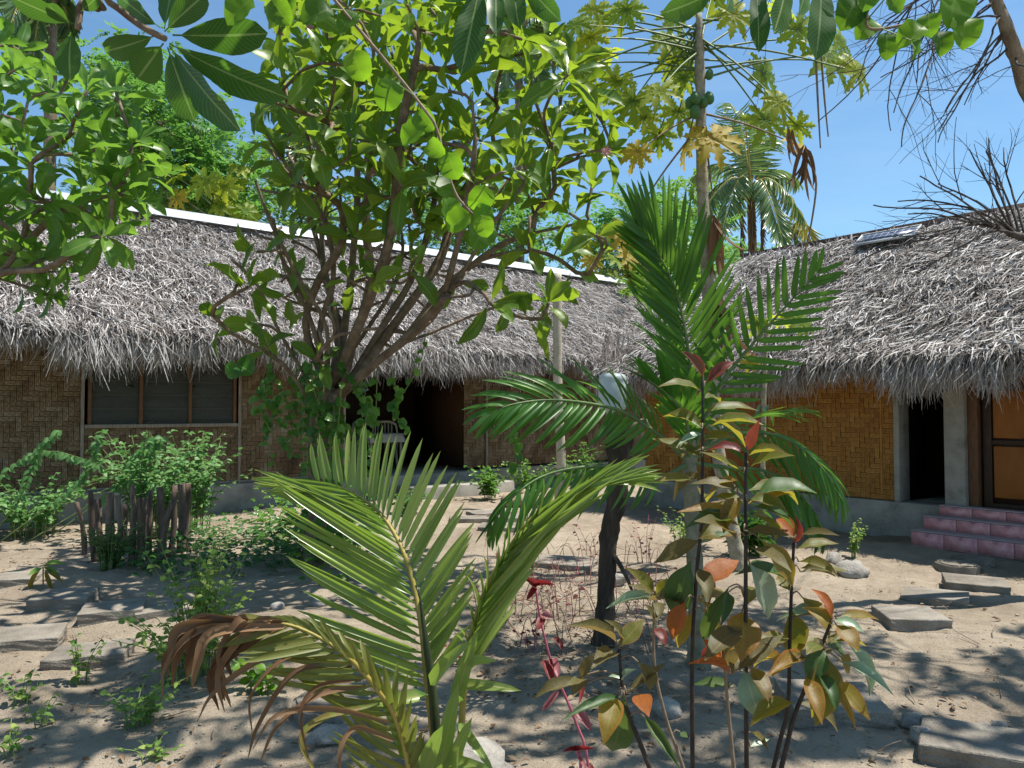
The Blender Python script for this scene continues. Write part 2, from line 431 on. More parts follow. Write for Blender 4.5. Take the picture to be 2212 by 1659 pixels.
def elliptic(s):
    if s < .05: return .05
    q = (s - .05) / .95
    return max(.05, math.sin(math.pi * q ** .82) ** 1.05 * (1 - .15 * q))

def obovate(s):
    if s < .08: return .05
    q = (s - .08) / .92
    return max(.04, math.sin(math.pi * q ** 1.15) ** .85)

LV = {
    'plum': variants(rounded(.58, .62), 6, 8, (.1, .9), (.2, .8), .05, asp=.33),
    'plum_point': variants(obovate, 7, 9, (.1, .9), (.3, 1.0), .06, asp=.3),
    'plum_flat': variants(rounded(.62, .5), 4, 10, (-.1, .35), (.1, .4), .04, asp=.33),
    'heart': variants(prof(.32, .62, .06), 4, 7, (.2, .9), (.2, .7), .05, asp=.8),
    'ovate': variants(elliptic, 6, 11, (.2, 1.1), (.2, .8), .03, asp=.42),
    'small': variants(prof(.6, 1.0, .06), 4, 5, (.2, .9), (.2, .7), .0, asp=.5),
    'leaflet': variants(prof(.18, .50), 5, 7, (.2, .9), (.5, 1.1), .0, asp=.075),
    'leaflet_s': variants(prof(.18, .42), 4, 7, (-.05, .25), (.4, .9), .0, asp=.075),
    'leaflet_d': variants(prof(.2, .55), 5, 8, (1.3, 2.3), (.4, 1.3), .10, asp=.12),
    'blade': variants(prof(.25, .6), 4, 5, (.4, 1.1), (.4, 1.0), .0, asp=.08),
}

def spray_var(nl=9, seed=0):
    """pinnate leaf: leaflets in pairs on a stalk"""
    R = random.Random(seed)
    V, U, Q, n = [], [], [], 0
    for i in range(nl):
        s = (i + 1) / nl
        for sd in (-1, 1):
            a = sd * R.uniform(.8, 1.2); L = .30 * math.sin(math.pi * min(.92, .25 + .7 * s)) + .08
            d = np.array((math.cos(a), math.sin(a), R.uniform(-.5, .25))); sdv = np.array((-math.sin(a), math.cos(a), R.uniform(-.4, .4)))
            b = np.array((s, 0, -.25 * s * s))
            for p in (b, b + d*L*.5 + sdv*L*.2, b + d*L, b + d*L*.5 - sdv*L*.2):
                V.append(p); U.append((.5, .5))
            Q.append((n, n+1, n+2, n+3)); n += 4
    return np.array(V), np.array(U), np.array(Q)
LV['spray'] = [spray_var(9, k) for k in range(5)]

def papaya_var(seed):
    R = random.Random(seed)
    V, U, Q, n = [], [], [], 0
    lobes = 9
    for k in range(lobes):
        a = math.radians(-150 + 300 * k / (lobes - 1)) + R.uniform(-.1, .1)
        L = (1.0 - .35 * abs(a) / 2.6) * R.uniform(.88, 1.05)
        ws = [.05, .20, .20, .16, .34, .18, .32, .14, .20, .07, .01]
        dr = R.uniform(.15, .6)
        for i, w in enumerate(ws):
            s = i / (len(ws) - 1)
            w = w * R.uniform(.8, 1.2) * 1.0
            x, z = L * s, -dr * s * s * .5 + .05 * s
            for c in (-1, 0, 1):
                xx, yy = x + (abs(c) * w * .28 if 0 < i < 9 else 0), c * w * .5
                V.append((xx * math.cos(a) - yy * math.sin(a), xx * math.sin(a) + yy * math.cos(a), z + abs(c) * w * .12))
                U.append((s, .5 + c * .5))
        m = 3
        for i in range(len(ws) - 1):
            for j in range(2):
                Q.append((n + i*m + j, n + (i+1)*m + j, n + (i+1)*m + j + 1, n + i*m + j + 1))
        n += len(ws) * m
    return np.array(V), np.array(U), np.array(Q)
LV['papaya'] = [papaya_var(k) for k in range(5)]

_vm = {}
def var_mesh(kind, i, matname):
    key = (kind, i, matname)
    if key not in _vm:
        V, U, Q = LV[kind][i]
        _vm[key] = make_mesh('leaf_' + kind, V, Q, M[matname], U, i / len(LV[kind]))
    return _vm[key]

def in_view(p, m=60):
    if p[1] < .2: return False
    k = F / (p[1] * math.cos(PITCH) + (p[2]-H) * math.sin(PITCH))
    px = CX + p[0] * k
    py = CY - ((p[2]-H) * math.cos(PITCH) - p[1] * math.sin(PITCH)) * k
    return -m < px < 2212 + m and -m < py < 1659 + m

class Fol:
    """leaves of one kind; the largest in the picture become leaf objects, the rest one joined mesh"""
    def __init__(s, kind, mat): s.kind, s.mat, s.items = kind, mat, []
    def add(s, base, dirv, up, length, width, var=None, thick=None):
        x = nrm(dirv); z = np.asarray(up, float); z = z - x * np.dot(x, z)
        if np.linalg.norm(z) < 1e-4: z = np.cross(x, (.3, .7, .2))
        z = nrm(z); y = np.cross(z, x)
        A = np.stack([x * length, y * width, z * length], 1)
        s.items.append((np.asarray(base, float), A, random.randrange(len(LV[s.kind])) if var is None else var, random.random()))
    def px(s, a, b, d0, d1, width, up=(0, -.6, .8), var=None):
        """leaf between two pixels; width in metres"""
        p, q = P(*a, d0), P(*b, d1)
        s.add(p, q - p, up, np.linalg.norm(q - p) * 1.04, width, var)
    def build(s, parent, maxobj=0, name='leaf', stuff='foliage', sub=None):
        o0 = origin_of(parent)
        par = sub if sub is not None else parent
        if sub is not None: o0 = o0 + np.array(sub.location)
        it = s.items
        if maxobj and it:
            def size(t):
                d = np.linalg.norm(t[0] - np.array((0, 0, H)))
                c = t[0] + t[1][:, 0] * .5
                return -np.linalg.norm(t[1][:, 0]) / d if in_view(c) else 0
            it = sorted(it, key=size)
            for b, A, v, t in it[:maxobj]:
                o = link(name, var_mesh(s.kind, v, s.mat), par)
                mt = Matrix.Identity(4)
                for r in range(3):
                    for c in range(3): mt[r][c] = A[r, c]
                    mt[r][3] = b[r] - o0[r]
                o.matrix_local = mt
            it = it[maxobj:]
        if it:
            V, U, Q, T, n = [], [], [], [], 0
            for vi in range(len(LV[s.kind])):
                grp = [t for t in it if t[2] == vi]
                if not grp: continue
                v, u, q = LV[s.kind][vi]
                A = np.array([t[1] for t in grp]); b = np.array([t[0] for t in grp])
                W = np.einsum('kij,nj->kni', A, v) + b[:, None, :] - o0
                V.append(W.reshape(-1, 3)); U.append(np.tile(u, (len(grp), 1)))
                Q.append((q[None] + (np.arange(len(grp)) * len(v))[:, None, None] + n).reshape(-1, 4))
                T.append(np.repeat([t[3] for t in grp], len(v))); n += len(grp) * len(v)
            me = make_mesh(stuff, np.concatenate(V), np.concatenate(Q), M[s.mat], np.concatenate(U), np.concatenate(T))
            o = link(stuff, me, par)
            if len(it) > 12: o['kind'] = 'stuff'

# ---------------------------------------------------------------- trees
class Skeleton:
    """branches joined from hand-placed limbs and crown tips"""
    def __init__(s, root):
        s.p = [np.asarray(root, float)]; s.par = [-1]; s.d = [np.array((0, 0, 1.0))]; s.tips = []
        s.fixed = {}
    def limb(s, pts, step=.14, start=None):
        pts = [np.asarray(q, float) for q in pts]
        L = sum(np.linalg.norm(b - a) for a, b in zip(pts, pts[1:]))
        path = smooth_path(pts, max(3, int(L / step)))
        k = s.near(path[0]) if start is None else start
        for q in path[1:] if np.linalg.norm(path[0] - s.p[k]) < .02 else path:
            k = s.node(q, k)
        return k
    def node(s, q, k):
        s.p.append(np.asarray(q, float)); s.par.append(k); s.d.append(nrm(q - s.p[k])); return len(s.p) - 1
    def near(s, q): return int(np.argmin([np.linalg.norm(q - a) for a in s.p]))
    def tip(s, q, step=.13, up=.10, wob=.02, leaf=True, ctl=.42):
        q = np.asarray(q, float)
        A = np.array(s.p); D = np.array(s.d); v = q - A; L = np.linalg.norm(v, axis=1) + 1e-6
        cosang = np.einsum('ij,ij->i', v, D) / L
        cost = L * (1 + .55 * np.clip(.55 - cosang, 0, 2)) + .5 * np.clip(-v[:, 2], 0, 9)
        k = int(np.argmin(cost)); a = s.p[k]; Lk = L[k]
        c = a + s.d[k] * Lk * ctl + np.array((0, 0, -up * Lk))
        n = max(2, int(Lk / step))
        for i in range(1, n + 1):
            t = i / n
            pt = a*(1-t)**2 + c*2*t*(1-t) + q*t*t
            if i < n: pt = pt + rng.normal(0, wob, 3) * Lk * .5
            k = s.node(pt, k)
        s.tips.append((k, leaf)); return k
    def chains(s):
        n = len(s.p); cnt = np.zeros(n); kids = [[] for _ in range(n)]
        for i in range(1, n): kids[s.par[i]].append(i)
        for i in range(n - 1, -1, -1):
            if not kids[i]: cnt[i] = 1
            if s.par[i] >= 0: cnt[s.par[i]] += cnt[i]
        out = []; stack = [(0, [0])]
        while stack:
            i, ch = stack.pop()
            while kids[i]:
                ks = sorted(kids[i], key=lambda q: -cnt[q])
                for o in ks[1:]: stack.append((o, [i, o]))
                i = ks[0]; ch.append(i)
            out.append(ch)
        return out, cnt
    def build(s, parent, mat, rtip, ex=.45, rmax=9, nbig=10, trunk='trunk', sides=7, bump=.05, twigs='twigs'):
        chains, cnt = s.chains(); P_ = np.array(s.p)
        chains = sorted(chains, key=lambda c: -(cnt[c[1]] if len(c) > 1 else 0))
        small = MB(); ns = 0
        for i, ch in enumerate(chains):
            if len(ch) < 2: continue
            r = np.minimum(rtip * cnt[ch] ** ex, rmax)
            if i: r[0] = min(r[0], r[1] * 1.15)
            if i < nbig:
                MB().tube(P_[ch], r, max(sides, 8 if i < 4 else sides), True, bump=bump).build(trunk if i == 0 else 'branch', mat, parent, True, world=True)
            else:
                small.tube(P_[ch], r, 5 if rtip < .006 else 6, True, bump=bump); ns += 1
        if ns: small.build(twigs, mat, parent, True, kind='stuff', world=True)
    def tipdir(s, k):
        a = s.par[k]
        return nrm(s.p[k] - s.p[a if s.par[a] < 0 else s.par[a]])

def rosette(fol, p, axis, n, L, W, spread=(25, 100), up=.35, jit=.12):
    axis = nrm(np.asarray(axis) + np.array((0, 0, up)))
    a = nrm(np.cross(axis, (.31, .72, .2))); b = np.cross(axis, a)
    ph = random.uniform(0, 6.28)
    for i in range(n):
        f = i / max(1, n - 1)
        th = math.radians(spread[0] + (spread[1] - spread[0]) * f ** .8 + random.gauss(0, 8))
        az = ph + i * 2.4 + random.gauss(0, .15)
        rad = a * math.cos(az) + b * math.sin(az)
        d = axis * math.cos(th) + rad * math.sin(th)
        upv = axis * math.sin(th) - rad * math.cos(th) + rng.normal(0, jit, 3)
        l = L * random.uniform(.72, 1.12) * (.75 + .25 * f)
        fol.add(p - axis * .05 * f + d * .005, d, upv, l, W * l / L * random.uniform(.85, 1.15))

def scatter_px(poly, n, mind, seed):
    """pixels inside a polygon, at least mind apart"""
    R = random.Random(seed)
    xs, ys = [q[0] for q in poly], [q[1] for q in poly]
    out = []
    def inside(x, y):
        c = False
        for (x0, y0), (x1, y1) in zip(poly, poly[1:] + poly[:1]):
            if (y0 > y) != (y1 > y) and x < (x1-x0)*(y-y0)/(y1-y0) + x0: c = not c
        return c
    for _ in range(n * 60):
        if len(out) >= n: break
        x, y = R.uniform(min(xs), max(xs)), R.uniform(min(ys), max(ys))
        if inside(x, y) and all((x-a)**2 + (y-b)**2 > mind*mind for a, b in out): out.append((x, y))
    return out

def stemleaf(name, label, cat, base, stems, fols, parent=None, group=None):
    pass

def frond(parent, name, pts, fmat, lmat, n, leng, width, ang=(70, 25), vee=.35, kind='leaflet', r=(.014, .004), start=.15, side=(1, 1), maxobj=999, gravity=.0, sideax=None, label=None, asym=None, ang2=None):
    """palm frond along 3D points: rachis mesh with leaflet children; returns the rachis object"""
    path = smooth_path(pts, 28)
    mb = MB().tube(path, r, 6, True)
    rach = mb.build(name, M[fmat], parent, True, world=True)
    if label: rach['label'] = label
    seg = np.concatenate([[0], np.cumsum(np.linalg.norm(np.diff(path, axis=0), axis=1))]); tot = seg[-1]
    fol = Fol(kind, lmat)
    T = np.gradient(path, axis=0)
    for i in range(n):
        f = start + (1 - start) * i / (n - 1)
        s = f * tot
        p = np.array([np.interp(s, seg, path[:, k]) for k in range(3)])
        t = nrm([np.interp(s, seg, T[:, k]) for k in range(3)])
        up = np.array((0, 0, 1.0)) if sideax is None else np.asarray(sideax, float)
        if sideax is None and abs(t[2]) > .9: up = np.array((0, 1.0, .2))
        sv = nrm(np.cross(t, up)); upv = np.cross(sv, t)
        q = (f - start) / (1 - start)
        L = leng * (math.sin(math.pi * (.18 + .70 * q)) ** .8)
        a = math.radians(ang[0] + (ang[1] - ang[0]) * q)
        for k, sd in enumerate((-1, 1)):
            if side[k] <= 0: continue
            aa = (math.radians(ang2[0] + (ang2[1] - ang2[0]) * q) if ang2 and k else a) * random.uniform(.94, 1.06) * (asym[k] if asym else 1)
            d = t * math.cos(aa) + (sv * sd * math.cos(vee) + upv * math.sin(vee)) * math.sin(aa)
            d = nrm(d + np.array((0, 0, -gravity)) + rng.normal(0, .03, 3))
            un = upv * math.cos(vee) - sv * sd * math.sin(vee)
            fol.add(p, d, un + rng.normal(0, .08, 3), L * side[k] * random.uniform(.92, 1.06), width * random.uniform(.85, 1.12))
    fol.build(parent, maxobj, 'leaflet', 'leaflets', sub=rach)
    return rach
# ================================================================ ground
def axis_coords(lo, hi, step, far, nfar):
    c = np.arange(lo, hi + step * .5, step)
    ext = step * np.geomspace(1, 400, nfar); ext = np.cumsum(ext); ext = ext / ext[-1] * far
    return np.concatenate([lo - ext[::-1], c, hi + ext])

def vnoise(x, y, s, seed):
    R = np.random.default_rng(seed); g = R.random((256, 256))
    x, y = x * s + 300, y * s + 300
    i, j = np.floor(x).astype(int), np.floor(y).astype(int); fx, fy = x - i, y - j
    fx, fy = fx*fx*(3-2*fx), fy*fy*(3-2*fy)
    h = lambda a, b: g[a % 256, b % 256]
    return (h(i,j)*(1-fx)*(1-fy) + h(i+1,j)*fx*(1-fy) + h(i,j+1)*(1-fx)*fy + h(i+1,j+1)*fx*fy) - .5

def ground_h(x, y):
    x, y = np.asarray(x, float), np.asarray(y, float)
    f = np.clip(1.6 - np.hypot(x, y - 6) / 14, 0, 1)
    return f * (.06*vnoise(x, y, .7, 1) + .05*vnoise(x, y, 2.3, 2) + .04*vnoise(x, y, 6, 3) + .014*vnoise(x, y, 14, 4))

gx = axis_coords(-7.5, 7.5, .06, 400, 40); gy = axis_coords(1.2, 13, .06, 400, 40)
XX, YY = np.meshgrid(gx, gy, indexing='ij')
ZZ = ground_h(XX, YY)
i, j = np.meshgrid(np.arange(len(gx)-1), np.arange(len(gy)-1), indexing='ij'); ny = len(gy)
GQ = np.stack([i*ny+j, (i+1)*ny+j, (i+1)*ny+j+1, i*ny+j+1], -1).reshape(-1, 4)

def sand_mat():
    m, nt, pb = _start('sand')
    tc = nt.nodes.new('ShaderNodeTexCoord'); co = tc.outputs['Object']
    big = _noise(nt, co, .9, 5); mid = _noise(nt, co, 7, 6, .65); fine = _noise(nt, co, 60, 4, .7); grit = _noise(nt, co, 220, 2, .8)
    f = _math(nt, 'ADD', _math(nt, 'MULTIPLY', big, .5), _math(nt, 'ADD', _math(nt, 'MULTIPLY', mid, .35), _math(nt, 'MULTIPLY', fine, .25)))
    c = _ramp(nt, f, [(.32, (.165,.13,.092)), (.5, (.295,.24,.178)), (.62, (.39,.325,.245)), (.8, (.47,.398,.308))])
    c = _mix(nt, _math(nt, 'GREATER_THAN', grit, .66), c, (.16,.135,.105))
    c = _mix(nt, _math(nt, 'MULTIPLY', _math(nt, 'GREATER_THAN', fine, .64), .5), c, (.17,.135,.10))
    nt.links.new(c, pb.inputs['Base Color']); pb.inputs['Roughness'].default_value = .95
    pb.inputs['Specular IOR Level'].default_value = .15
    h = _math(nt, 'ADD', _math(nt, 'ADD', _math(nt, 'MULTIPLY', mid, 1.2), _math(nt, 'MULTIPLY', fine, .6)), _math(nt, 'MULTIPLY', grit, .3))
    _bump(nt, pb, h, 1.0, .03)
    return m
M['sand'] = sand_mat()
ground = link('ground', make_mesh('ground', np.stack([XX, YY, ZZ], -1).reshape(-1, 3), GQ, M['sand']))
ground['kind'] = 'structure'

# ================================================================ buildings
AL = math.atan2(.627, .779)                 # long bungalow: local x along the wall, local y inward
W0 = np.array((-4.03, 11.9, 0.0)); UL = np.array((.779, .627, 0)); NL = np.array((-.627, .779, 0))
R0 = np.array((4.65, 9.44, 0.0)); UR = np.array((.627, -.779, 0)); NR = np.array((.779, .627, 0))
AR = math.atan2(-.779, .627)

def onwall(px, py, o, u, n, off=0.0):
    """local (x, z) of the pixel on the wall plane y = off"""
    r = ray(px, py); c = np.array((0, 0, H)); q = o + n * off
    k = np.dot(q - c, n) / np.dot(r, n); w = c + r * k
    return np.dot(w - o, u), w[2]
def WL(px, py=886, off=0.0): return onwall(px, py, W0, UL, NL, off)
def WR(px, py=886, off=0.0): return onwall(px, py, R0, UR, NR, off)

def strip_mesh():
    """a float of the bamboo weave: three split strips, arched so the ends dip under; 2 x 1 units"""
    V, Q, n = [], [], 0
    for k in range(3):
        y0, y1 = .03 + k * .313 + .014, .03 + k * .313 + .299
        for xi, z in ((.02, .0), (.30, .12), (1.70, .12), (1.98, .0)):
            V += [(xi, y0, z), (xi, y1, z + .02 * (k % 2))]
        for a in range(3): Q.append((n+2*a, n+2*a+2, n+2*a+3, n+2*a+1))
        n += 8
    return np.array(V), np.array(Q)
SV, SQ = strip_mesh()

def weave(parent, panels, matname, unit, budget=300):
    """herringbone weave on wall panels (x0, x1, z0, z1, y): nearest floats are objects, the rest one mesh"""
    me = {}
    items = []
    for (x0, x1, z0, z1, y) in panels:
        back = MB().box(x0, x1, y + .004, y + .03, z0, z1).build('panel_backing', M['bamboo_gap'], parent)
        nx, nz = int((x1-x0)/unit) + 2, int((z1-z0)/unit) + 2
        for a in range(-3, nx):
            for b in range(-3, nz):
                m6 = (a - b) % 6
                if m6 == 0: w, h, rot = 3, 1, 0
                elif m6 == 5: w, h, rot = 1, 3, 1
                else: continue
                xa, xb = max(x0, x0 + a*unit), min(x1, x0 + (a+w)*unit)
                za, zb = max(z0, z0 + b*unit), min(z1, z0 + (b+h)*unit)
                if xb - xa < .01 or zb - za < .01: continue
                items.append((xa, xb, za, zb, y - random.uniform(.000, .005), rot))
    o = parent.matrix_basis if False else None
    pw = Matrix.Translation(parent.location) @ Matrix.Rotation(parent.rotation_euler.z, 4, 'Z')
    def size(t):
        c = np.array(pw @ Vector(((t[0]+t[1])/2, t[4], (t[2]+t[3])/2)))
        return np.linalg.norm(c) if in_view(c, 0) and t[2] < 2.0 else 99
    items.sort(key=size)
    shared = [make_mesh('bamboo_strip', SV, SQ, M[matname], None, k/6, False) for k in range(6)]
    rest = MB()
    for i, (xa, xb, za, zb, y, rot) in enumerate(items):
        # local strip axes: x along, y across, z out of the wall (-y of the parent)
        if rot == 0: A = np.array([((xb-xa)/2, 0, 0), (0, 0, -unit), (0, zb-za, 0)]); org = (xa, y, za)
        else:        A = np.array([(0, -(xb-xa), 0), (0, 0, -unit), ((zb-za)/2, 0, 0)]); org = (xb, y, za)
        if i < budget:
            s = link('bamboo_strip', shared[random.randrange(6)], parent)
            mt = Matrix.Identity(4)
            for r in range(3):
                for c in range(3): mt[r][c] = A[r, c]
                mt[r][3] = org[r]
            s.matrix_local = mt
        else:
            rest.add(SV @ A.T + np.array(org), SQ)
    if rest.n: rest.build('bamboo_weave', M[matname], parent, kind='stuff')

def strips(parent, name, mat, base, dirs, normals, L, Wd, lift, curl, sidebend, nseg=4, tmean=.5):
    """many thin curved strips at once, all numpy arrays"""
    n = len(base)
    s = np.linspace(0, 1, nseg + 1)
    side = np.cross(normals, dirs); side /= np.linalg.norm(side, axis=1, keepdims=True) + 1e-9
    pts = np.zeros((n, nseg + 1, 3)); pos = base.copy(); pts[:, 0] = pos
    for k in range(nseg):
        a = lift - curl * s[k]; b = sidebend * (s[k] + .1)
        d = dirs * (np.cos(a) * np.cos(b))[:, None] + normals * np.sin(a)[:, None] + side * (np.cos(a) * np.sin(b))[:, None]
        pos = pos + d * (L / nseg)[:, None]; pts[:, k+1] = pos
    wprof = np.interp(s, [0, .3, 1], [.8, 1, .3])
    roll = rng.normal(0, .5, n)
    sv = side * np.cos(roll)[:, None] + normals * np.sin(roll)[:, None]
    off = sv[:, None, :] * (Wd[:, None] * wprof[None])[..., None] * .5
    V = np.stack([pts - off, pts + off], 2).reshape(-1, 3)
    k = np.arange(nseg)
    q = np.stack([2*k, 2*k+1, 2*k+3, 2*k+2], -1)
    Q = (q[None] + (np.arange(n) * 2 * (nseg+1))[:, None, None]).reshape(-1, 4)
    T = np.repeat(np.clip(rng.normal(0, .26, n) + tmean, 0, .999), 2 * (nseg+1))
    o = link(name, make_mesh(name, V, Q, mat, None, T), parent)
    o['kind'] = 'stuff'
    return o

def slope_thatch(parent, e0, e1, r1, r0, dens, mat, fringe=0, flen=.45, thin=.0):
    """thatch strips over a roof plane: eave e0-e1, ridge r0-r1 (local); fringe = strips per metre hanging at the eave"""
    e0, e1, r0, r1 = [np.array(v, float) for v in (e0, e1, r0, r1)]
    nrmv = nrm(np.cross(e1 - e0, r0 - e0))
    if nrmv[2] < 0: nrmv = -nrmv
    area = .5 * (np.linalg.norm(np.cross(e1-e0, r1-e0)) + np.linalg.norm(np.cross(r1-e0, r0-e0)))
    n = int(area * dens)
    u = rng.random(n); v = rng.random(n)
    le, lr = np.linalg.norm(e1-e0), np.linalg.norm(r1-r0)
    # keep density even on tapering planes
    keep = rng.random(n) < ((1-v) + v * lr / max(le, 1e-6)) if lr < le else np.ones(n, bool)
    u, v = u[keep], v[keep]; n = len(u)
    base = ((e0 + np.outer(u, e1-e0)) * (1-v)[:, None] + (r0 + np.outer(u, r1-r0)) * v[:, None])
    lump = vnoise(base[:, 0] + base[:, 1], base[:, 2] + base[:, 1], 1.6, 9)
    base = base + nrmv * (rng.uniform(-.02, .09, n) + lump * .10)[:, None]
    down = nrm((e0 + e1) / 2 - (r0 + r1) / 2); down = nrm(down - nrmv * np.dot(down, nrmv))
    across = np.cross(nrmv, down)
    yaw = rng.normal(0, .44, n) + lump * 1.0
    dirs = down * np.cos(yaw)[:, None] + across * np.sin(yaw)[:, None]
    N = np.repeat(nrmv[None], n, 0) + rng.normal(0, .2, (n, 3))
    N = N - dirs * np.einsum('ij,ij->i', N, dirs)[:, None]; N /= np.linalg.norm(N, axis=1, keepdims=True)
    strips(parent, 'thatch', mat, base, dirs, N, rng.uniform(.14, .36, n), rng.uniform(.007, .019, n),
           rng.normal(.20, .18, n), rng.normal(.6, .45, n), rng.normal(0, .65, n), tmean=.46 + lump * .6)
    if fringe:
        m = int(le * fringe)
        u = rng.random(m); b = e0 + np.outer(u, e1-e0)
        clump = vnoise(u * le, u * 0, 5.0, 21) + .6 * vnoise(u * le, u * 0, 1.3, 22)
        out = nrm(np.array((down[0], down[1], 0)))
        k = rng.random(m)
        b = b - down * (k * .80 - .05)[:, None] + nrmv * rng.uniform(-.10, .07, m)[:, None]
        dirs = nrm(down)[None] * (.55 + rng.normal(0, .12, m))[:, None] + np.array((0, 0, -1.0)) * .7
        yaw = rng.normal(0, .22, m)
        dirs = dirs + across * yaw[:, None]; dirs /= np.linalg.norm(dirs, axis=1, keepdims=True)
        N = np.repeat(out[None], m, 0) + rng.normal(0, .25, (m, 3)); N = N - dirs * np.einsum('ij,ij->i', N, dirs)[:, None]
        N /= np.linalg.norm(N, axis=1, keepdims=True)
        L = flen * (1.0 + 1.1 * clump + .5 * np.abs(rng.normal(0, .6, m))) * (.65 + .7 * k)
        strips(parent, 'thatch_fringe', M['thatch_lit'] if mat is M['thatch'] else mat, b, dirs, N, np.clip(L, .12, 1.0), rng.uniform(.007, .017, m),
               rng.normal(.05, .15, m), rng.normal(.45, .4, m), rng.normal(0, .35, m), 5)

def prism(parent, name, mat, quads, th):
    """roof body: each plane as a slab of thickness th below the given quad"""
    mb = MB()
    for q in quads:
        q = [np.array(v, float) for v in q]
        n = nrm(np.cross(q[1]-q[0], q[3]-q[0])); n = n if n[2] > 0 else -n
        V = [v - n * th for v in q] + q
        mb.add(V, BOXQ)
    return mb.build(name, mat, parent)

M['screen'] = None
def glass_mat():
    m, nt, pb = _start('dusty_glass')
    tc = nt.nodes.new('ShaderNodeTexCoord'); n = _noise(nt, tc.outputs['Object'], 14, 6)
    nt.links.new(_ramp(nt, n, [(.3, (.016,.019,.018)), (.6, (.03,.034,.032)), (.85, (.055,.058,.052))]), pb.inputs['Base Color'])
    nt.links.new(_math(nt, 'MULTIPLY_ADD', n, .4, .22), pb.inputs['Roughness'])
    return m
M['glass'] = glass_mat()
def screen_mat():
    m, nt, pb = _start('insect_screen')
    pb.inputs['Base Color'].default_value = (.075, .08, .072, 1); pb.inputs['Roughness'].default_value = .8
    tr = nt.nodes.new('ShaderNodeBsdfTransparent'); mx = nt.nodes.new('ShaderNodeMixShader')
    tc = nt.nodes.new('ShaderNodeTexCoord'); n = _noise(nt, tc.outputs['Object'], 5, 5)
    hole = _math(nt, 'GREATER_THAN', _noise(nt, _scale(nt, tc.outputs['Object'], (2, 1, 9)), 1.6, 3), .67)
    f = _math(nt, 'MULTIPLY', _math(nt, 'MULTIPLY_ADD', n, .4, .42), _math(nt, 'SUBTRACT', 1.0, hole))
    nt.links.new(f, mx.inputs[0]); nt.links.new(tr.outputs[0], mx.inputs[1]); nt.links.new(pb.outputs[0], mx.inputs[2])
    nt.links.new(mx.outputs[0], nt.nodes['Material Output'].inputs['Surface'])
    return m
M['screen'] = screen_mat()

# ---- long bungalow on the left
LB = empty('thatched_bungalow', W0, 'long thatched bungalow with louvred window, open porch and white ridge cap', 'bungalow', rz=AL)
TL0, TL1 = -6.5, 11.6
FZ = .40
wx0, wx1 = WL(193)[0], WL(506)[0]; wz0, wz1 = WL(300, 916)[1], 2.5
px0, px1 = WL(745)[0], WL(1003)[0]           # porch opening
px2 = WL(1049)[0]
EZ, EY, RZ, RY = 2.50, -.85, 4.72, 2.2
# plinth (left of porch, porch floor, right of porch)
MB().box(TL0, px0, -.10, .25, -.2, FZ).build('plinth', M['concrete'], LB, bevel=.015)
MB().box(px0 + .002, px2, -.16, 3.0, -.2, FZ - .02).build('porch_floor', M['concrete'], LB, bevel=.015)
MB().box(px2 + .002, TL1 - .4, -.10, .25, -.2, FZ).build('plinth', M['concrete'], LB, bevel=.015)
MB().box(px0 + .9, px2 + .1, -.75, -.162, -.2, .22).build('porch_step', M['concrete'], LB, bevel=.02)
wall_top = 2.75
weave(LB, [(TL0, wx0 - .08, FZ + .03, wall_top, 0), (wx0 - .08, wx1 + .06, FZ + .03, wz0 - .05, 0), (wx1 + .06, px0, FZ + .03, wall_top, 0),
           (px2 + .03, TL1 - .5, FZ + .03, wall_top, 0), (px1, px2, FZ + .03, wall_top, .02)], 'bamboo_old', .066)
# posts and battens
for x in (wx0 - .085, wx1 + .075, px0 - .02, px2 + .01, TL1 - .5):
    MB().box(x - .02, x + .02, -.035, -.008, FZ, wall_top).build('batten', M['wood_grey'], LB, bevel=.004)
MB().box(TL0, px0 - .045, -.022, -.007, FZ, FZ + .045).build('batten', M['wood_grey'], LB)
# window: frame, three bays of louvres behind a dusty screen
win = MB().box(wx0 - .06, wx1 + .05, -.05, .06, wz0 - .05, wz0).build('window', M['wood_grey'], LB, bevel=.004)
MB().box(wx0 - .06, wx1 + .05, -.03, .06, wz1, wz1 + .05).build('window_head', M['wood_brown'], win)
bays = [wx0] + [WL(p)[0] for p in (304, 410)] + [wx1]
for k, x in enumerate(bays):
    MB().box(x - .022, x + .022, -.03, .06, wz0 + .001, wz1 - .001).build('mullion', M['wood_brown'], win, bevel=.003)
for a, b in zip(bays, bays[1:]):
    nl = 6
    for k in range(nl):
        z = wz0 + .02 + (wz1 - wz0 - .04) * k / nl; h = (wz1 - wz0 - .04) / nl
        lv = link('louvre', make_mesh('louvre', [(a+.024, .045, z), (b-.024, .045, z), (b-.024, .075, z+h*1.05), (a+.024, .075, z+h*1.05),
                                                  (a+.024, .050, z), (b-.024, .050, z), (b-.024, .080, z+h*1.05), (a+.024, .080, z+h*1.05)], BOXQ, M['glass'], smooth=False), win)
        MB().box(a + .024, b - .024, .036, .044, z - .004, z + .006).build('louvre_edge', M['wood_grey'], win)
    link('screen', make_mesh('screen', [(a+.02, .004, wz0), (b-.02, .004, wz0), (b-.02, .004, wz1), (a+.02, .004, wz1)], [(0, 1, 2, 3)], M['screen'], smooth=False), win)
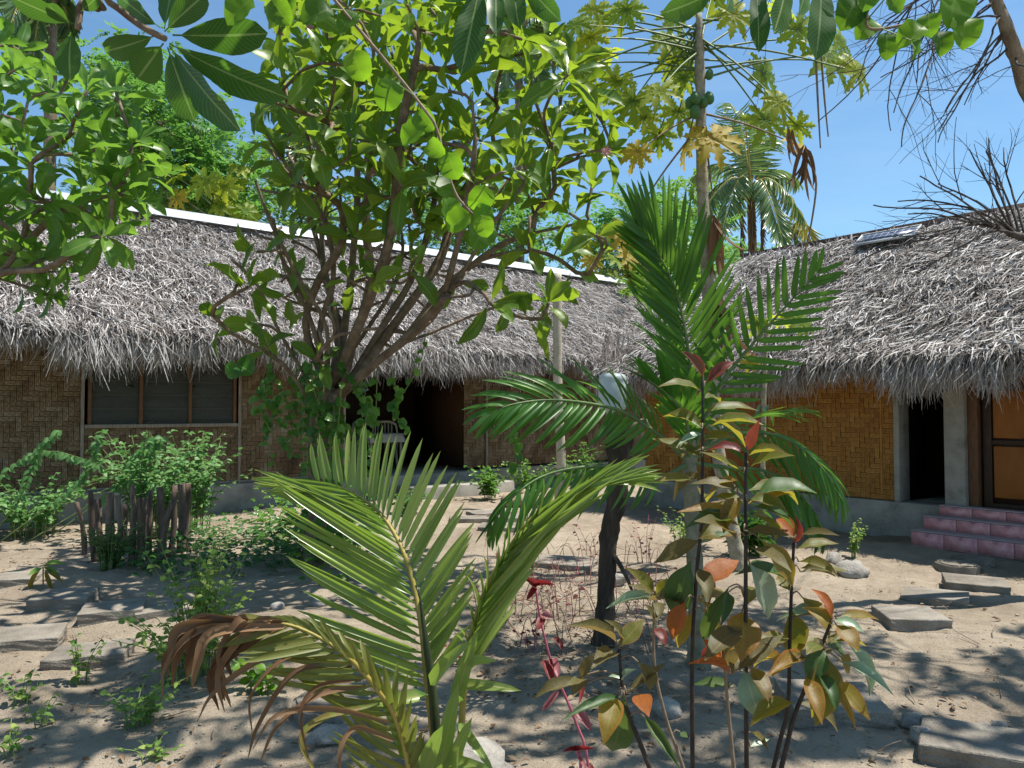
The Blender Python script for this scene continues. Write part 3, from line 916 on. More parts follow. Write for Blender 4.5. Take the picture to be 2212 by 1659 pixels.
# body behind the walls, porch recess
RD = 2.6
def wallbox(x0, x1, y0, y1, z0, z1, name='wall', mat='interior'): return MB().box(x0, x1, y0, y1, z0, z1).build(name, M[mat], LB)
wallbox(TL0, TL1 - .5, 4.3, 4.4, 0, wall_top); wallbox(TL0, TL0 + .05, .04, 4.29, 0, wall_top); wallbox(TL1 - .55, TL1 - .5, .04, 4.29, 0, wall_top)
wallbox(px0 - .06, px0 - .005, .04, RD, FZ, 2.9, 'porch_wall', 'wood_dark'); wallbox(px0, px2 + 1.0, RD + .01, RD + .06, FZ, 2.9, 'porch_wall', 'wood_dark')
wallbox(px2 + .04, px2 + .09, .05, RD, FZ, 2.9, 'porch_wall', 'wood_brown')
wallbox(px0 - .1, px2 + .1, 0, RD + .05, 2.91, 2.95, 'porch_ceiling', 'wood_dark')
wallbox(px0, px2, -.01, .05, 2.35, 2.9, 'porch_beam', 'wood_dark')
dx = WL(945, 886, RD)[0]
MB().box(dx - .1, dx + .75, RD - .04, RD, FZ + .01, FZ + 2.0).build('door', M['wood_brown'], LB, bevel=.01)
# roof
re0, re1 = TL0 + 1.5, TL1 - 1.2
fr = [(TL0 - .6, EY, EZ), (TL1 + .4, EY, EZ), (re1, RY, RZ), (re0 - 1.2, RY, RZ)]
bk = [(TL1 + .4, 5.2, EZ), (TL0 - .6, 5.2, EZ), (re0 - 1.2, RY, RZ), (re1, RY, RZ)]
hp = [(TL1 + .4, EY, EZ), (TL1 + .4, 5.2, EZ), (re1, RY + .01, RZ), (re1, RY - .01, RZ)]
hl = [(TL0 - .6, 5.2, EZ), (TL0 - .6, EY, EZ), (re0 - 1.2, RY - .01, RZ), (re0 - 1.2, RY + .01, RZ)]
roofL = prism(LB, 'roof', M['roof_under'], [fr, bk, hp, hl], .12)
slope_thatch(LB, fr[0], fr[1], fr[2], fr[3], 1250, M['thatch'], 1000, .40)
slope_thatch(LB, hp[0], hp[1], hp[2], hp[3], 380, M['thatch'], 300, .35)
cap = MB()
for sgn in (-1, 1):
    y1 = RY + sgn * .26
    V = [(re0 - 1.3, RY, RZ + .23), (re1 + .1, RY, RZ + .23), (re1 + .1, y1, RZ + .035), (re0 - 1.3, y1, RZ + .035)]
    V2 = [(x, y, z - .006) for x, y, z in V]
    cap.add(V2 + V, BOXQ)
cap.build('ridge_cap', M['metal_white'], roofL)
x_s = re0 - 1.3
while x_s < re1:                                 # overlapping sheet joints
    MB().box(x_s, x_s + .05, RY - .275, RY - .25, RZ + .02, RZ + .05).build('ridge_clip', M['metal_white'], roofL); x_s += 1.8

# ---- bungalow on the right
RB = empty('thatched_bungalow', R0, 'low thatched bungalow with orange woven wall, wooden door and pink tiled steps', 'bungalow', rz=AR)
xL, xR = -4.0, 4.2
ez, ey, rz_, ry = 2.06, -.85, 4.13, 2.2
pR0, pR1 = WR(1685)[0], WR(1932)[0]
dR0, dR1 = WR(1945)[0], WR(2045)[0]
cR1 = WR(2090)[0]; jR1 = WR(2112)[0]
wt = 2.3
MB().box(xL, dR1 + .2, -.06, .3, -.2, FZ).build('plinth', M['concrete'], RB, bevel=.015)
MB().box(dR1 + .202, xR, -.045, .3, -.2, FZ + .012).build('plinth', M['concrete'], RB, bevel=.015)
weave(RB, [(pR0 - .25, pR1, FZ + .01, wt, 0), (xL, pR0 - 1.1, FZ + .01, wt, 0)], 'bamboo_new', .062)
MB().box(pR0 - 1.1, pR0 - .25, -.01, .03, FZ + .01, wt).build('door', M['ply_orange'], RB, bevel=.005)
for x in (pR0 - 1.1, pR0 - .25):
    MB().box(x - .03, x + .03, -.03, .04, FZ, wt).build('batten', M['wood_brown'], RB, bevel=.004)
for x in (pR0 - .2, pR0 + .55, pR1 - .16):
    MB().box(x - .012, x + .012, -.022, -.008, FZ + .01, wt).build('batten', M['bamboo_new'], RB, bevel=.003)
MB().box(pR1 + .002, dR0, -.05, .22, FZ, wt).build('post', M['concrete'], RB, bevel=.01)
MB().box(dR1, cR1, -.10, .20, FZ, wt).build('pillar', M['concrete'], RB, bevel=.012)
MB().box(cR1 + .002, jR1, -.02, .14, FZ, wt).build('door_jamb', M['wood_brown'], RB, bevel=.006)
# the tall panelled door
D0, D1 = jR1 + .03, jR1 + 1.05
door = MB().box(jR1 + .002, D1 + .1, .08, .12, FZ + .014, wt).build('door', M['wood_dark'], RB)
zz = [WR(2160, y)[1] for y in (1077, 965, 947, 843, 826, 700)]
for a, b in ((zz[0], zz[1]), (zz[2], zz[3]), (zz[4], min(zz[5], wt - .05))):
    MB().box(D0 + .10, D1 - .10, .06, .082, a, b).build('door_panel', M['ply_orange'], door, bevel=.006)
for x in (D0, D1 - .05):
    MB().box(x, x + .085, .05, .079, FZ + .02, wt - .01).build('door_stile', M['wood_dark'], door, bevel=.004)
for z in (FZ + .02, (zz[1]+zz[2])/2 - .025, (zz[3]+zz[4])/2 - .02):
    MB().box(D0 + .087, D1 - .052, .052, .078, z, z + .05).build('door_rail', M['wood_dark'], door, bevel=.004)
MB().box(D1 + .1, xR, -.01, .05, FZ + .013, wt).build('wall', M['bamboo_new'], RB)
# dark interior
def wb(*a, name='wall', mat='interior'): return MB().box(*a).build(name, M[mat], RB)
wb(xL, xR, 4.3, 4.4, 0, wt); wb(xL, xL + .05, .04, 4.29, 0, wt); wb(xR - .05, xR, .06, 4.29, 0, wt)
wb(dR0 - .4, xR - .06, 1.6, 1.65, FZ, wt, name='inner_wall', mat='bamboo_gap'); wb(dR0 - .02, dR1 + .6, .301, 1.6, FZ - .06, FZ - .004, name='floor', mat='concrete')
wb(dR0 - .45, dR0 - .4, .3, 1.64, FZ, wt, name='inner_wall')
# pink tiled steps
def tile_mat():
    m, nt, pb = _start('pink_tile')
    tc = nt.nodes.new('ShaderNodeTexCoord'); s = nt.nodes.new('ShaderNodeSeparateXYZ'); nt.links.new(tc.outputs['UV'], s.inputs[0])
    x = _math(nt, 'ABSOLUTE', _math(nt, 'SUBTRACT', s.outputs[0], .5)); y = s.outputs[1]
    X = _math(nt, 'MULTIPLY', x, 2.1); dy = _math(nt, 'SUBTRACT', 1.0, y)
    r = _math(nt, 'SQRT', _math(nt, 'ADD', _math(nt, 'MULTIPLY', X, X), _math(nt, 'MULTIPLY', dy, dy)))
    def line(v, c, w): return _math(nt, 'LESS_THAN', _math(nt, 'ABSOLUTE', _math(nt, 'SUBTRACT', v, c)), w)
    g = line(r, .62, .02)
    ang = _math(nt, 'ARCTAN2', X, dy)
    pet = _math(nt, 'MULTIPLY', _math(nt, 'GREATER_THAN', _math(nt, 'SINE', _math(nt, 'MULTIPLY', ang, 9.0)), .55), _math(nt, 'LESS_THAN', r, .24))
    dots = _math(nt, 'MULTIPLY', line(r, .52, .03), _math(nt, 'GREATER_THAN', _math(nt, 'SINE', _math(nt, 'MULTIPLY', ang, 30.0)), .0))
    bord = _math(nt, 'MAXIMUM', line(x, .455, .008), _math(nt, 'MAXIMUM', line(y, .07, .016), line(y, .93, .012)))
    cx = _math(nt, 'SUBTRACT', x, .36); cy = _math(nt, 'SUBTRACT', y, .22)
    rc = _math(nt, 'SQRT', _math(nt, 'ADD', _math(nt, 'MULTIPLY', _math(nt, 'MULTIPLY', cx, cx), 4.4), _math(nt, 'MULTIPLY', cy, cy)))
    curl = _math(nt, 'MAXIMUM', line(rc, .10, .018), line(rc, .04, .018))
    n = _noise(nt, tc.outputs['Object'], 9, 6); n2 = _noise(nt, tc.outputs['Object'], 50, 3)
    c = _ramp(nt, n, [(.3, (.50,.185,.20)), (.55, (.66,.29,.305)), (.75, (.70,.40,.405))])
    c = _mix(nt, _math(nt, 'MULTIPLY', _math(nt, 'MAXIMUM', _math(nt, 'MAXIMUM', g, dots), _math(nt, 'MAXIMUM', bord, curl)), .5), c, (.74,.52,.54))
    c = _mix(nt, pet, c, (.10,.045,.06))
    c = _mix(nt, _math(nt, 'MULTIPLY', _math(nt, 'GREATER_THAN', n2, .62), .35), c, (.35,.30,.27))
    nt.links.new(c, pb.inputs['Base Color']); pb.inputs['Roughness'].default_value = .45
    return m
M['tile'] = tile_mat()
M['tile_top'] = surf('tile_top', [(.30,.26,.27), (.42,.34,.36), (.5,.40,.42)], 5, .7, .2)
def tile_mesh(w, h):
    U = [(0,0),(1,0),(1,0),(0,0),(0,1),(1,1),(1,1),(0,1)]
    V = [(0,-.012,0),(w,-.012,0),(w,0,0),(0,0,0),(0,-.012,h),(w,-.012,h),(w,0,h),(0,0,h)]
    return make_mesh('tile', V, BOXQ, M['tile'], U, None, False)
lows = [(WR(1972, 1178, -.65)[0], -.66, 0.0, .17), (WR(1998, 1130, -.43)[0], -.43, .17, .31), (WR(2032, 1100, -.2)[0], -.20, .31, FZ + .02)]
for k, (x0, yf, za, zb) in enumerate(lows):
    st = MB().box(x0, xR, yf, -.062 if k < 2 else -.048, za - (.15 if k == 0 else 0), zb - .004).build('step', M['concrete'], RB)
    tw, th = .335, zb - za - .012
    tm = tile_mesh(tw - .006, th)
    x = x0
    while x < xR - tw:
        o = link('tile', tm, st); o.location = (x, yf - .001, za + .004); x += tw
    MB().box(x0 - .012, xR, yf - .016, (lows[k+1][1] - .014) if k < 2 else -.05, zb - .003, zb + .009).build('tread', M['tile_top'], st, bevel=.004)
    # side face tile
    ts = MB().box(x0 - .013, x0 - .001, yf, -.065, za + .004, zb - .006).build('side_tile', M['tile'], st)
# roof
frr = [(xL - .25, ey, ez), (xR + .6, ey, ez), (xR + .4, ry, rz_), (xL + .35, ry, rz_)]
bkr = [(xR + .6, 5.2, ez), (xL - .25, 5.2, ez), (xL + .35, ry, rz_), (xR + .4, ry, rz_)]
hpr = [(xL - .25, 5.2, ez), (xL - .25, ey, ez), (xL + .35, ry - .01, rz_), (xL + .35, ry + .01, rz_)]
gbr = [(xR + .6, ey, ez), (xR + .6, 5.2, ez), (xR + .4, ry + .01, rz_), (xR + .4, ry - .01, rz_)]
roofR = prism(RB, 'roof', M['roof_under'], [frr, bkr, hpr, gbr], .12)
slope_thatch(RB, *frr, 1350, M['thatch'], 1000, .33)
slope_thatch(RB, *hpr, 380, M['thatch_brown'], 380, .38)
# ridge: upturned ends of thatch, dark ridge board, weathered pole
m = 900
u = rng.random(m); b = np.stack([xL + .35 + u * (xR - xL), np.full(m, ry - .13), np.full(m, rz_ - .08)], -1) + rng.normal(0, .02, (m, 3))
dv = np.stack([rng.normal(-.45, .35, m), np.full(m, .55), np.full(m, .75)], -1); dv /= np.linalg.norm(dv, axis=1, keepdims=True)
nv = np.repeat(np.array([[0, -.8, .6]]), m, 0) + rng.normal(0, .2, (m, 3)); nv -= dv * np.einsum('ij,ij->i', nv, dv)[:, None]; nv /= np.linalg.norm(nv, axis=1, keepdims=True)
strips(roofR, 'thatch_ridge', M['thatch'], b, dv, nv, rng.uniform(.12, .26, m), rng.uniform(.012, .026, m), rng.normal(.1, .2, m), rng.normal(.2, .3, m), rng.normal(0, .3, m))
MB().box(xL + .3, xR + .4, ry + .02, ry + .06, rz_ - .1, rz_ + .13).build('ridge_board', M['wood_dark'], roofR)
pole = [(x, ry - .34 + .02 * math.sin(x * 2), rz_ - .17 + .015 * math.sin(x * 3.1)) for x in np.linspace(xL + .5, xR + .4, 26)]
MB().tube(pole, .028, 7).build('roof_pole', M['bamboo_pole'], roofR, True)
# solar panel lying on the thatch
sp_x, _ = WR(1925, 525, 1.9)
def panel_mat():
    m, nt, pb = _start('solar_cells')
    tc = nt.nodes.new('ShaderNodeTexCoord')
    br = nt.nodes.new('ShaderNodeTexBrick'); br.offset = 0; br.inputs['Scale'].default_value = 9
    br.inputs['Color1'].default_value = br.inputs['Color2'].default_value = (.06,.08,.13,1); br.inputs['Mortar'].default_value = (.5,.52,.55,1)
    br.inputs['Mortar Size'].default_value = .03; br.inputs['Brick Width'].default_value = .9; br.inputs['Row Height'].default_value = .9
    nt.links.new(tc.outputs['Object'], br.inputs['Vector']); nt.links.new(br.outputs[0], pb.inputs['Base Color'])
    pb.inputs['Roughness'].default_value = .25
    return m
M['solar'] = panel_mat()
slope = math.atan2(rz_ - ez, ry - ey)
spp = np.array(RB.location) + UR * sp_x + NR * (ry - .42) + np.array((0, 0, rz_ - .10))
sp = empty('solar_panel', spp, 'small blue solar panel lying near the ridge of the right thatched roof', 'solar panel', rz=AR)
pz = MB().box(-.42, .42, -.15, .15, 0, .02).build('cells', M['solar'], sp); pz.rotation_euler.x = slope
fm = MB()
for a in ((-.435, -.42, -.165, .165), (.42, .435, -.165, .165), (-.42, .42, -.165, -.15), (-.42, .42, .15, .165)): fm.box(*a, -.005, .03)
pz = fm.build('frame', M['metal_white'], sp); pz.rotation_euler.x = slope

# ---- porch furniture
def wloc(x, y, z=0.0): return W0 + UL * x + NL * y + np.array((0, 0, z))
cx_ = WL(833, 886, 1.2)[0]
def chair(loc, rz, label):
    c = empty('plastic_chair', loc, label, 'chair', rz=rz)
    MB().add(*grid_seat()).build('seat', M['plastic_white'], c, True)
    for sx in (-1, 1):
        for sy in (-1, 1):
            MB().tube([(sx*.20, sy*.19, .43), (sx*.235, sy*.235, .0)], [.026, .018], 6).build('leg', M['plastic_white'], c, True)
        MB().tube(smooth_path([(sx*.22, .20, .42), (sx*.23, .25, .66), (sx*.2, .28, .86)], 6), .02, 6).build('back_post', M['plastic_white'], c, True)
        MB().tube(smooth_path([(sx*.23, .24, .64), (sx*.26, .0, .66), (sx*.24, -.19, .62), (sx*.22, -.2, .43)], 10), .018, 6).build('armrest', M['plastic_white'], c, True)
    MB().tube(smooth_path([(-.2, .28, .85), (-.1, .30, .90), (.1, .30, .90), (.2, .28, .85)], 10), .026, 6).build('top_rail', M['plastic_white'], c, True)
    for k in (-2, -1, 0, 1, 2):
        MB().tube([(k*.065, .20, .43), (k*.065, .26, .66), (k*.062, .295, .88)], .013, 5).build('back_slat', M['plastic_white'], c, True)
    return c
def grid_seat():
    V, Q = [], []
    for a in range(7):
        for b in range(7):
            x, y = (a-3)/3*.23, (b-3)/3*.22
            V.append((x, y, .43 - .02*(1-(x/.23)**2)*(1-(y/.22)**2)))
    for a in range(6):
        for b in range(6): Q.append((a*7+b, (a+1)*7+b, (a+1)*7+b+1, a*7+b+1))
    V2 = [(x, y, z-.02) for x, y, z in V]; n = len(V)
    return np.array(V + V2), np.array(Q + [(d+n, c+n, b+n, a+n) for a, b, c, d in Q])
chair(wloc(cx_ + .05, 1.3, FZ - .02), AL + 2.6, 'white plastic chair with slatted back in the dark porch')
chair(wloc(cx_ - .75, 1.6, FZ - .02), AL - 2.2, 'white plastic chair tucked behind the porch table')
tb = empty('small_table', wloc(cx_ - .28, .95, FZ - .02), 'small table under a white cloth in the porch', 'table', rz=AL)
MB().box(-.35, .35, -.3, .3, .66, .69).build('tabletop', M['wood_brown'], tb)
for sx in (-1, 1):
    for sy in (-1, 1): MB().box(sx*.31-.02, sx*.31+.02, sy*.26-.02, sy*.26+.02, 0, .66).build('leg', M['plastic_white'], tb)
V, Q = [], []
for a in range(13):
    for b in range(13):
        x, y = (a-6)/6*.50, (b-6)/6*.45
        ox, oy = max(0, abs(x)-.355), max(0, abs(y)-.305)
        V.append((math.copysign(min(abs(x), .355) + .1*ox, x) + .012*math.sin(y*30)*(ox > 0), math.copysign(min(abs(y), .305) + .1*oy, y) + .012*math.sin(x*30)*(oy > 0), .694 - max(ox, oy)*1.1))
for a in range(12):
    for b in range(12): Q.append((a*13+b, (a+1)*13+b, (a+1)*13+b+1, a*13+b+1))
tc_ = link('tablecloth', make_mesh('tablecloth', V, Q, M['cloth']), None); tc_.location = tb.location; tc_.rotation_euler = tb.rotation_euler
tag(tc_, 'white cloth draped over the small porch table', 'tablecloth')
# ================================================================ slabs, stones, stakes
def rough_block(name, w, d, h, mat, round_=False, seed=0, amp=.012):
    bm = bmesh.new()
    if round_:
        bmesh.ops.create_cone(bm, cap_ends=True, segments=28, radius1=w/2, radius2=w/2*.97, depth=h)
        bmesh.ops.bevel(bm, geom=[e for e in bm.edges if abs(e.verts[0].co.z - e.verts[1].co.z) < 1e-5], offset=h*.14, segments=2, affect='EDGES')
    else:
        bmesh.ops.create_cube(bm, size=1)
        for v in bm.verts: v.co = Vector((v.co.x*w*(1+random.uniform(-.04,.04)), v.co.y*d*(1+random.uniform(-.04,.04)), v.co.z*h))
        bmesh.ops.bevel(bm, geom=bm.edges[:], offset=h*.05, segments=1, affect='EDGES')
        bmesh.ops.subdivide_edges(bm, edges=[e for e in bm.edges if e.calc_length() > .08], cuts=4, use_grid_fill=True)
    off = Vector((seed*7.1, seed*3.3, 0))
    for v in bm.verts:
        n = mnoise.noise_vector(v.co*7 + off) * amp * .6 + mnoise.noise_vector(v.co*45 + off) * amp * (.45 if v.co.z > h*.4 else .9)
        v.co += n; v.co.z += h/2
    me = bpy.data.meshes.new(name); bm.to_mesh(me); bm.free()
    me.materials.append(mat)
    return me

def rock_mesh(w, d, h, seed):
    bm = bmesh.new(); bmesh.ops.create_icosphere(bm, subdivisions=3, radius=.5)
    off = Vector((seed*5.7, seed*2.9, seed))
    for v in bm.verts:
        c = v.co.copy()
        k = 1 + .38*mnoise.noise(c*2.2 + off) + .16*mnoise.noise(c*6 + off)
        v.co = Vector((c.x*w*k, c.y*d*k, max(c.z, -.28)*h*k + h*.28))
    me = bpy.data.meshes.new('rock'); bm.to_mesh(me); bm.free()
    for p in me.polygons: p.use_smooth = True
    me.materials.append(M['rock'])
    return me

def gpos(px, py, z=0.0):
    g = G(px, py); return np.array((g[0], g[1], float(ground_h(g[0], g[1])) + z))

# (px, py of the bottom front, width m, depth m, height m, turn, round, label)
SL = [
 (112, 1313, .46, .42, .10, .25, 0, 'square concrete slab beside the drooping seedling, left of its twin'),
 (222, 1337, .46, .40, .10, .35, 0, 'square concrete slab with white specks next to the stake fence path'),
 (8, 1268, .42, .36, .10, .2, 0, 'concrete slab cut by the picture edge beside the stake fence path'),
 (26, 1402, .44, .38, .10, .35, 0, 'rounded grey slab lying flush against a tilted slab'),
 (166, 1432, .48, .36, .10, .25, 0, 'grey slab with broken corner under small weeds'),
 (2090, 1238, .42, .42, .10, 0, 1, 'round sunlit stepping stone in front of the pink steps'),
 (2124, 1222, .42, .42, .09, 0, 1, 'round shaded stepping stone at the foot of the pink steps'),
 (2132, 1284, .50, .40, .09, -.45, 0, 'square slab set beside the round sunlit stepping stone'),
 (2047, 1304, .50, .42, .09, -.55, 0, 'rectangular slab touching the neighbouring square slab on the sand'),
 (1996, 1360, .44, .44, .10, -.12, 0, 'square slab with faint white scratches on the open sand'),
 (1830, 1570, .50, .48, .10, -.12, 0, 'dark slab half hidden behind the red-edged saplings'),
 (2160, 1668, .46, .42, .10, -.5, 0, 'pale chipped slab with one broken corner by loose pebbles'),
 (700, 1570, .42, .42, .11, 0, 1, 'round grey stepping stone under the withered palm frond'),
 (1055, 1116, .62, .40, .08, .5, 0, 'slab of the garden path nearest the porch step'),
 (1010, 1130, .55, .42, .08, .1, 0, 'pale path slab under the tips of the drooping dark frond'),
 (1120, 1132, .60, .40, .08, .3, 0, 'path slab in the sun beside the husked coconuts'),
 (1085, 1152, .62, .42, .08, -.1, 0, 'wide sunlit path slab left of the black stump'),
 (1180, 1140, .55, .40, .08, -.2, 0, 'path slab behind the bent coconut frond'),
 (1225, 1232, .62, .44, .09, -.3, 0, 'shaded path slab close to the black stump'),
 (330, 1330, .40, .34, .08, .5, 0, 'half buried slab behind the pale green weed'),
]
for k, (px, py, w, d, h, a, rd, lab) in enumerate(SL):
    w, d = w*.92, d*.9; g = gpos(px, py, -.028 if not (px, py) == (990, 1665) else -.06); g[1] += d * .45
    o = link('stepping_stone', rough_block('stepping_stone', w, d, h, M['slab'], rd, k, .010 if not rd else .012), None, g)
    o.rotation_euler = (random.uniform(-.03, .03), random.uniform(-.03, .03), a)
    tag(o, lab, 'stepping stone', 'stepping stones in the sand')

RK = [(985, 1690, .42, 'smooth grey boulder behind the young coconut stems'), (1850, 1228, .22, 'pale rock beside the small leafy bush'), (1838, 1245, .30, 'long rock with a flat broken face on the sand'), (1800, 1222, .26, 'brown rock behind the red-leaved sapling'),
      (1700, 1222, .2, 'small rock in the sun at the papaya foot'), (840, 1452, .24, 'dark angular rock behind the young coconut rachis'), (693, 1310, .16, 'little square stone in the shade of the tree'),
      (705, 1590, .18, 'crumbly pale stone in front of the round stepping stone'), (1440, 1545, .16, 'pointed dark stone between the sapling stems'), (2130, 1580, .10, 'small rounded pebble at the slab edge'),
      (2160, 1582, .09, 'flat pebble beside the chipped slab'), (2005, 1609, .18, 'flat dark stone half sunk near the chipped slab'), (1330, 1270, .2, 'grey stone leaning on the black stump'),
      (600, 1310, .12, 'tiny stone on shaded sand'), (1975, 1570, .14, 'low grey stone beside the dark slab')]
for k, (px, py, s, lab) in enumerate(RK):
    o = link('rock', rock_mesh(s, s*random.uniform(.6, .9), s*random.uniform(.5, .7), k), None, gpos(px, py, -.01))
    o.rotation_euler.z = random.uniform(0, 6); tag(o, lab, 'rock', 'loose rocks')

# husked coconuts by the path
for k, (px, py) in enumerate(((1088, 1094), (1106, 1092), (1124, 1094), (1142, 1090), (1160, 1095), (1132, 1084))):
    g = gpos(px, py); V, Q = [], []
    prof_ = [(.004, 0), (.06, .02), (.095, .07), (.105, .12), (.09, .17), (.05, .205), (.004, .215)]
    for r, z in prof_:
        for t in range(10):
            a = t/10*2*math.pi; rr = r*(1 + .10*math.cos(3*a)); V.append((rr*math.cos(a), rr*math.sin(a), z))
    for a in range(len(prof_)-1):
        for t in range(10): Q.append((a*10+t, a*10+(t+1) % 10, (a+1)*10+(t+1) % 10, (a+1)*10+t))
    o = link('coconut', make_mesh('coconut', V, Q, M['husk'], None, k/6), None, g); o.rotation_euler = (random.uniform(-.5, .5), random.uniform(-.5, .5), k)
    tag(o, 'dry husked coconut in the row bordering the path', 'coconut', 'coconuts along the path')

# stake fence round the shrub
fb = gpos(290, 1225)
sf = empty('stake_fence', fb, 'ring of rough wooden stakes round a green shrub', 'fence')
for k, (bx, by, tx, ty, r) in enumerate(((182,1205,165,1085,.028),(205,1218,196,1062,.03),(222,1214,205,1080,.03),(236,1222,236,1064,.045),(250,1224,254,1070,.03),(283,1226,285,1048,.03),
        (303,1226,302,1075,.035),(322,1200,324,1060,.03),(340,1225,372,1085,.035),(352,1215,345,1052,.04),(366,1206,378,1048,.035),(388,1196,392,1046,.045),(400,1192,405,1044,.04),
        (262,1196,270,1090,.03),(308,1190,312,1075,.03),(215,1190,214,1078,.025))):
    b = gpos(bx, by, -.05); d = b[1]; t = P(tx, ty, d + random.uniform(-.08, .08))
    mid = (b + t)/2 + rng.normal(0, .02, 3)
    MB().tube(smooth_path([b, mid, t], 9), [r*1.05, r*.9, r*.78], 9, True, bump=.10).build('stake', M['stake'], sf, True, world=True)

# black stump with a plastic jug on top
sb = gpos(1303, 1392, -.03); sd = sb[1]
stp = empty('tree_stump', sb, 'tall blackened tree stump with a gnarled forked top', 'tree stump')
MB().tube(smooth_path([sb, P(1308, 1280, sd), P(1318, 1150, sd), P(1335, 1060, sd), P(1340, 960, sd), P(1332, 905, sd)], 30), [.08, .058, .053, .056, .066, .085, .07], 14, True, bump=.09).build('trunk', M['dark_bark'], stp, True, world=True)
MB().tube(smooth_path([P(1338, 960, sd), P(1365, 930, sd-.05), P(1400, 915, sd-.1)], 8), [.055, .045, .035], 9, True, bump=.08).build('branch_stub', M['bark'], stp, True, world=True)
MB().tube(smooth_path([P(1318, 1190, sd), P(1345, 1230, sd-.1), P(1372, 1290, sd-.15)], 8), [.02, .015, .008], 7, True, bump=.08).build('branch_stub', M['dark_bark'], stp, True, world=True)
def jug_mat():
    m, nt, pb = _start('cloudy_plastic')
    tc = nt.nodes.new('ShaderNodeTexCoord'); n = _noise(nt, tc.outputs['Object'], 18, 4)
    nt.links.new(_ramp(nt, n, [(.3, (.58,.63,.62)), (.7, (.72,.77,.77))]), pb.inputs['Base Color']); pb.inputs['Roughness'].default_value = .3
    pb.inputs['Transmission Weight'].default_value = .25; pb.inputs['IOR'].default_value = 1.2
    return m
M['jug'] = jug_mat()
jt = P(1321, 902, sd)
jug = empty('plastic_jug', jt, 'cloudy plastic jug turned upside down on the black stump', 'jug')
pr_ = [(.03, 0), (.032, .03), (.045, .04), (.088, .06), (.092, .08), (.088, .095), (.092, .11), (.092, .225), (.088, .235), (.092, .245), (.088, .268), (.07, .283), (.03, .288), (.002, .289)]
V, Q = [], []
for r, z in pr_:
    for t in range(24): V.append((r*math.cos(t/24*2*math.pi)*1.0, r*math.sin(t/24*2*math.pi), z))
for a in range(len(pr_)-1):
    for t in range(24): Q.append((a*24+t, a*24+(t+1) % 24, (a+1)*24+(t+1) % 24, (a+1)*24+t))
jb = link('body', make_mesh('jug_body', V, Q, M['jug']), jug); jb.rotation_euler.y = .04
MB().tube([(0, 0, -.02), (0, 0, .02)], .036, 14).build('cap', M['plastic_white'], jug, True)

# pale post / trunk in front of the far eave
pt0 = gpos(1208, 1098, -.05); pd = pt0[1]
pt = empty('cut_tree', pt0, 'slender pale bare trunk rising in front of the far thatch', 'tree trunk')
MB().tube(smooth_path([pt0, P(1212, 1000, pd), P(1205, 850, pd), P(1204, 700, pd), P(1203, 592, pd)], 40), [.085, .075, .07, .07, .068], 12, True, bump=.03).build('trunk', M['pale_trunk'], pt, True, world=True)

# ================================================================ frangipani in the middle
def plumeria(name, label, root, limbs, tips, mat, barkmat, L, W, rtip, nleaf=(6, 10), rmax=.2, maxobj=300, flowers=0, kind='plum', ex=.45, nbig=14, up=.3, bare=(), thin_below=None):
    e = empty(name, root, label, 'tree')
    sk = Skeleton(root)
    for l in limbs: sk.limb(l)
    A = np.array(root)
    for q in sorted(tips, key=lambda t: np.linalg.norm(np.array(t) - A)): sk.tip(q)
    for q in sorted(bare, key=lambda t: np.linalg.norm(np.array(t) - A)): sk.tip(q, leaf=False)
    sk.build(e, M[barkmat], rtip, ex, rmax, nbig)
    fol = Fol(kind, mat)
    for k, leaf in sk.tips:
        if not leaf: continue
        low_tip = thin_below is not None and sk.p[k][2] < thin_below
        rosette(fol, sk.p[k], sk.tipdir(k), random.randint(3, 5) if low_tip else random.randint(*nleaf), L*random.uniform(.7, 1.1), W, (18, 105), up)
    fol.build(e, maxobj)
    if flowers:
        pet = Fol('small', 'petal')
        for q in flowers:
            p = P(*q)
            for c in range(3):
                c0 = p + rng.normal(0, .03, 3)
                for a in range(5):
                    t = a*1.2566 + c; d = np.array((math.cos(t), -.3, math.sin(t)))
                    pet.add(c0, d, (0, -1, .2), .042, .022)
        pet.build(e, 0, 'petal', 'flowers')
    return e, sk

root = gpos(672, 1225, -.05); rd = root[1]
limbs = [
 [root, P(685, 1120, rd), P(690, 980, rd), P(695, 890, rd), P(712, 840, rd-.05)],
 [P(700, 880, rd), P(790, 800, rd-.2), P(890, 720, rd-.4), P(960, 640, rd-.6), P(1010, 570, rd-.8), P(1060, 490, rd-.9), P(1130, 400, rd-1.0)],
 [P(800, 795, rd-.2), P(930, 690, rd-.2), P(990, 600, rd-.2), P(1100, 520, rd-.3), P(1240, 485, rd-.3)],
 [P(712, 840, rd), P(742, 720, rd+.2), P(762, 560, rd+.3), P(772, 400, rd+.3), P(760, 200, rd+.3)],
 [P(695, 890, rd), P(708, 720, rd-.3), P(645, 600, rd-.5), P(585, 480, rd-.6), P(552, 390, rd-.7)],
 [P(716, 838, rd), P(800, 640, rd-.5), P(850, 480, rd-.8), P(862, 300, rd-.9), P(900, 120, rd-1.0)],
 [P(690, 900, rd), P(615, 790, rd-.4), P(530, 735, rd-.6)],
 [P(742, 720, rd+.2), P(700, 590, rd+.5), P(690, 420, rd+.8), P(650, 220, rd+.8)],
 [P(960, 640, rd-.6), P(1000, 480, rd-1.0), P(1025, 330, rd-1.2), P(1020, 220, rd-1.2)],
 [P(672, 1160, rd+.1), P(720, 1010, rd+.2), P(742, 860, rd+.25), P(735, 760, rd+.2)],
]
